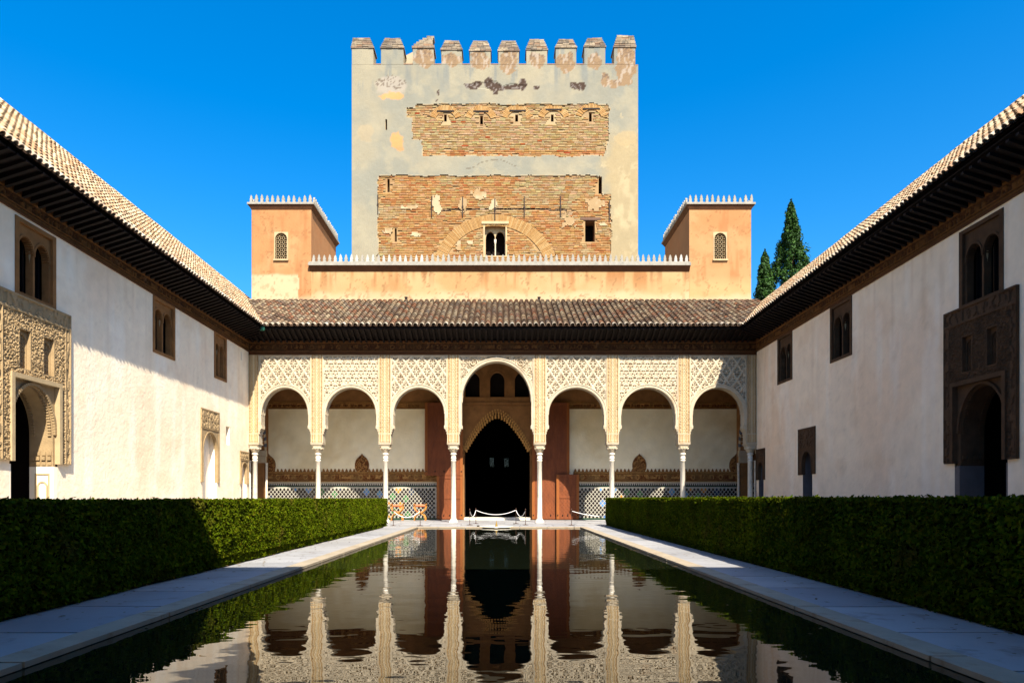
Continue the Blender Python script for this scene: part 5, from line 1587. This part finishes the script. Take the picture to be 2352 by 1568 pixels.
# ================================================================== CYPRESSES
def cypress(loc, H, R, seed, label):
    rng = np.random.default_rng(seed)
    T = thing('cypress_tree', label, 'tree', loc, 'cypress trees behind the shaded wing')
    mb = MB(); path = [(rng.normal() * .03, rng.normal() * .03, H * .93 * k / 8) for k in range(9)]
    mb.tube(path, [R * .09 * (1 - k / 9) + .03 for k in range(9)], 8)
    for k in range(26):
        a = k * 2.4; z = H * (.06 + .8 * k / 26); rr = R * .5 * (1 - k / 30)
        mb.tube([(0, 0, z), (rr * .5 * math.cos(a), rr * .5 * math.sin(a), z + .5), (rr * math.cos(a), rr * math.sin(a), z + 1.3)], [.06, .04, .02], 5)
    mb.build('trunk', MAT['bark'], T, local=True)
    P, Nn = [], []
    nc = 640
    for k in range(nc):
        t = ((k + rng.random()) / nc) ** .62
        prof = min(2.1, R * (1 - t) ** .72 * 1.10) * (.84 + .30 * rng.random())
        a = rng.random() * 2 * math.pi
        prof *= .9 + .2 * math.sin(a * 2 + t * 17 + seed)
        if rng.random() < .06: prof *= 1.2
        rad = prof * (1 - .30 * rng.random() ** 2)
        c = np.array([rad * math.cos(a), rad * math.sin(a), .5 + (H - .9) * t])
        cr = (.20 + .20 * rng.random()) * (.35 + .65 * min(1, prof / 1.2))
        m = 100
        d = rng.normal(size=(m, 3)); d /= np.linalg.norm(d, axis=1)[:, None]
        r_ = cr * rng.random(m)[:, None] ** .4
        q = c + d * r_ * np.array([1, 1, 1.8])
        P.append(q); Nn.append(d + np.array([0, 0, .5]))
    t = np.linspace(0, 1, 120)[:, None]
    tip = np.array([0, 0, H - 1.2]) + np.concatenate([rng.normal(size=(120, 2)) * .13 * (1 - t), t * 1.2], 1)
    P.append(tip); Nn.append(np.tile([0, 0, 1.], (120, 1)))
    obj('crown', leaf_mesh('crown', np.concatenate(P), np.concatenate(Nn), .09, .04, MAT['cypress'], rng, .5), T, local=True, kind='stuff')
yc = 48.0
X, Z = NP(1817, 457, yc); cypress((X, yc, -.3), Z + .3, 3.0, 21, 'tall dark cypress tree behind the roof of the shaded wing')
X, Z = NP(1757, 571, yc - 1); cypress((X, yc - 1, -.3), Z + .3, 2.2, 22, 'shorter cypress tree between the turret and the tall cypress')

# ================================================================== FOUNTAIN
Fn = thing('fountain', 'small round marble fountain basin with a bronze jet at the pool end', 'fountain', (-.22, 26.95, 0.0))
mb = MB(); mb.smooth = False
mb.lathe([(.62, -.02), (.66, .0), (.66, .02), (.60, .03), (.55, .018), (.10, .016)], (0, 0, 0), 32); mb.build('basin', MAT['marble'], Fn, local=True)
mb = MB(); mb.lathe([(.06, .017), (.06, .04), (.035, .06), (.04, .11), (.02, .14), (.024, .18), (.010, .20), (.008, .26)], (0, 0, 0), 14); mb.build('jet', M('old_brass', (176, 142, 66), rough=.4, metal=.6), Fn, local=True)
mb = MB(); mb.box(-.07, .07, -.98, -.64, -.004, .028); mb.build('spout', MAT['marble'], Fn, local=True)
mb = MB(); mb.lathe([(.05, 0), (.05, .05)], (-.72, -.05, .012), 10); mb.build('drain', MAT['iron'], Fn, local=True)

# ================================================================== ROPE BARRIER
pm = MB(); pm.lathe([(.012, .03), (.012, .66)], (0, 0, 0), 10); pm.lathe([(.02, .60), (.02, .66), (.010, .69)], (0, 0, 0), 10)
bm_ = MB(); bm_.lathe([(.13, 0), (.13, .012), (.03, .024), (.014, .05)], (0, 0, 0), 20)
rodme, basme = pm.mesh('rod', MAT['post']), bm_.mesh('base_plate', MAT['post'])
posts = {'a': (-1.36, 28.8), 'b': (-1.16, 30.3), 'c': (.62, 30.3), 'd': (.99, 28.8), 'e': (2.90, 28.5), 'f': (-4.45, 27.95), 'g': (-3.35, 27.95), 'h': (5.9, 28.9)}
plab = {'a': 'front barrier post of the doorway with a short rope, armchairs side', 'b': 'slim bronze barrier post holding the armchairs-side end of the long rope', 'c': 'slim bronze barrier post holding the shaded-hedge-side end of the long rope',
        'd': 'front barrier post of the doorway with a short rope, shaded hedge side', 'e': 'slim bronze barrier post standing before the folded-out wicket door', 'f': 'slim bronze barrier post beside the end of the sunlit hedge',
        'g': 'slim bronze barrier post before the wooden chair nearer the door', 'h': 'slim bronze barrier post behind the shaded hedge'}
for k, (x, y) in posts.items():
    if k == 'h': continue
    T = thing('barrier_post', plab[k], 'post', (x, y, 0), 'barrier posts at the pool end')
    obj('rod', rodme, T, local=True); obj('base_plate', basme, T, local=True)
def rope(a, b, sag, label, frac=1.0):
    (x0, y0), (x1, y1) = posts[a], posts[b]
    P = [(x0 + (x1 - x0) * t, y0 + (y1 - y0) * t, .60 - sag * 4 * t * (1 - t)) for t in np.linspace(.01, .99, 17)]
    mb = MB(); mb.smooth = True; mb.tube(P, .012, 8); mb.build('barrier_rope', MAT['rope'], label=label, category='rope', group='ropes of the barrier')
rope('a', 'b', .26, 'short white rope of the doorway barrier on the armchairs side')
rope('b', 'c', .20, 'long white rope sagging across the dark doorway')
rope('c', 'd', .26, 'short white rope of the doorway barrier on the shaded hedge side')
rope('e', 'h', .24, 'white rope hanging from the post by the wicket door towards the shaded hedge')
rope('f', 'g', .26, 'white rope hanging before the two wooden chairs')
T = thing('barrier_post', plab['h'], 'post', posts['h'] + (0,), 'barrier posts at the pool end'); obj('rod', rodme, T, local=True); obj('base_plate', basme, T, local=True)

# ================================================================== FOLDING ARMCHAIRS
def chair(loc, label):
    T = thing('armchair', label, 'chair', loc, 'wooden armchairs against the mosaic wall')
    def arc(s, y):
        P = [(-.29, .80), (-.30, .70), (-.27, .58), (-.20, .48), (-.10, .42), (.0, .385), (.10, .345), (.19, .28), (.25, .18), (.27, .08), (.275, 0.0)]
        return [(s * a, y, b) for a, b in P]
    for y in (-.22, .22):
        for s in (-1, 1):
            mb = MB(); mb.smooth = True; mb.tube(arc(s, y + s * .016), [.022, .024, .026, .028, .03, .032, .03, .028, .026, .024, .024], 8); mb.build('curved_leg', MAT['chairwood'], T, local=True)
    for s in (-1, 1):
        mb = MB(); mb.smooth = True; mb.tube([(s * .29, -.30, .79), (s * .30, -.15, .82), (s * .30, .1, .82), (s * .30, .27, .84)], [.025, .03, .03, .028], 8); mb.build('armrest', MAT['chairwood'], T, local=True)
        mb = MB(); mb.tube([(s * .275, -.26, .015), (s * .275, .26, .015)], .024, 8); mb.build('foot_rail', MAT['chairwood'], T, local=True)
    def sling(y0, y1, pts, th):
        mb = MB(); mb.smooth = True
        vs = [(a, y, b) for y in (y0, y1) for a, b in pts] + [(a, y, b - th) for y in (y0, y1) for a, b in pts]
        n = len(pts); fs = []
        for k in range(n - 1):
            fs += [(k, k + 1, n + k + 1, n + k), (3 * n + k, 3 * n + k + 1, 2 * n + k + 1, 2 * n + k), (2 * n + k, 2 * n + k + 1, k + 1, k), (n + k, n + k + 1, 3 * n + k + 1, 3 * n + k)]
        return mb.add(vs, fs)
    sling(-.25, .25, [(-.24, .54), (-.16, .49), (-.06, .465), (.06, .465), (.16, .49), (.24, .54)], .015).build('seat', MAT['leather'], T, local=True)
    mb = MB(); mb.smooth = True
    n = 9; vs = []
    for dy in (0, .018):
        for zt in (0, 1):
            for k in range(n):
                t = -1 + 2 * k / (n - 1)
                vs.append((t * .29, .25 + dy + .02 * (1 - t * t), (.70 - .03 * (1 - t * t)) + zt * (.13 + .02 * math.cos(t * 3))))
    fs = []
    for k in range(n - 1): fs += [(k, k + 1, n + k + 1, n + k), (2 * n + k + 1, 2 * n + k, 3 * n + k, 3 * n + k + 1), (n + k, n + k + 1, 3 * n + k + 1, 3 * n + k), (k + 1, k, 2 * n + k, 2 * n + k + 1)]
    mb.add(vs, fs); mb.build('back_sling', MAT['leather'], T, local=True)
chair((-5.30, 34.55, 0.0), 'honey coloured curved-leg armchair beside the column at the hedge end')
chair((-4.14, 34.55, 0.0), 'honey coloured curved-leg armchair nearer the folded door')

# ================================================================== FALLEN LEAVES
rng = np.random.default_rng(77)
def litter(name, n, xs, ys, z, label):
    P = np.stack([xs(n), ys(n), np.full(n, z)], -1)
    o = obj(name, leaf_mesh(name, P, np.tile([0, 0, 1.0], (n, 1)), .030, .014, MAT['litter'], rng, .08), None, kind='stuff', label=label, category='leaves')
MAT['litter'] = M('dry_leaf', rough=.9, palette=[(120, 92, 40), (96, 84, 30), (140, 104, 54), (84, 66, 30)], var=.2, scale=3)
litter('fallen_leaves', 520, lambda n: np.where(rng.random(n) < .5, -4.58 + .9 * rng.random(n) ** 2.5, 4.30 - .85 * rng.random(n) ** 2.5), lambda n: 4 + 23 * rng.random(n), .012, 'dry leaves fallen along the hedge edges of the paths')
litter('floating_leaves', 70, lambda n: np.where(rng.random(n) < .5, PX0 + .08 + .8 * rng.random(n) ** 3, PX1 - .08 - .8 * rng.random(n) ** 3), lambda n: 5 + 21 * rng.random(n), -.031, 'dry leaves floating on the pool near its edges')
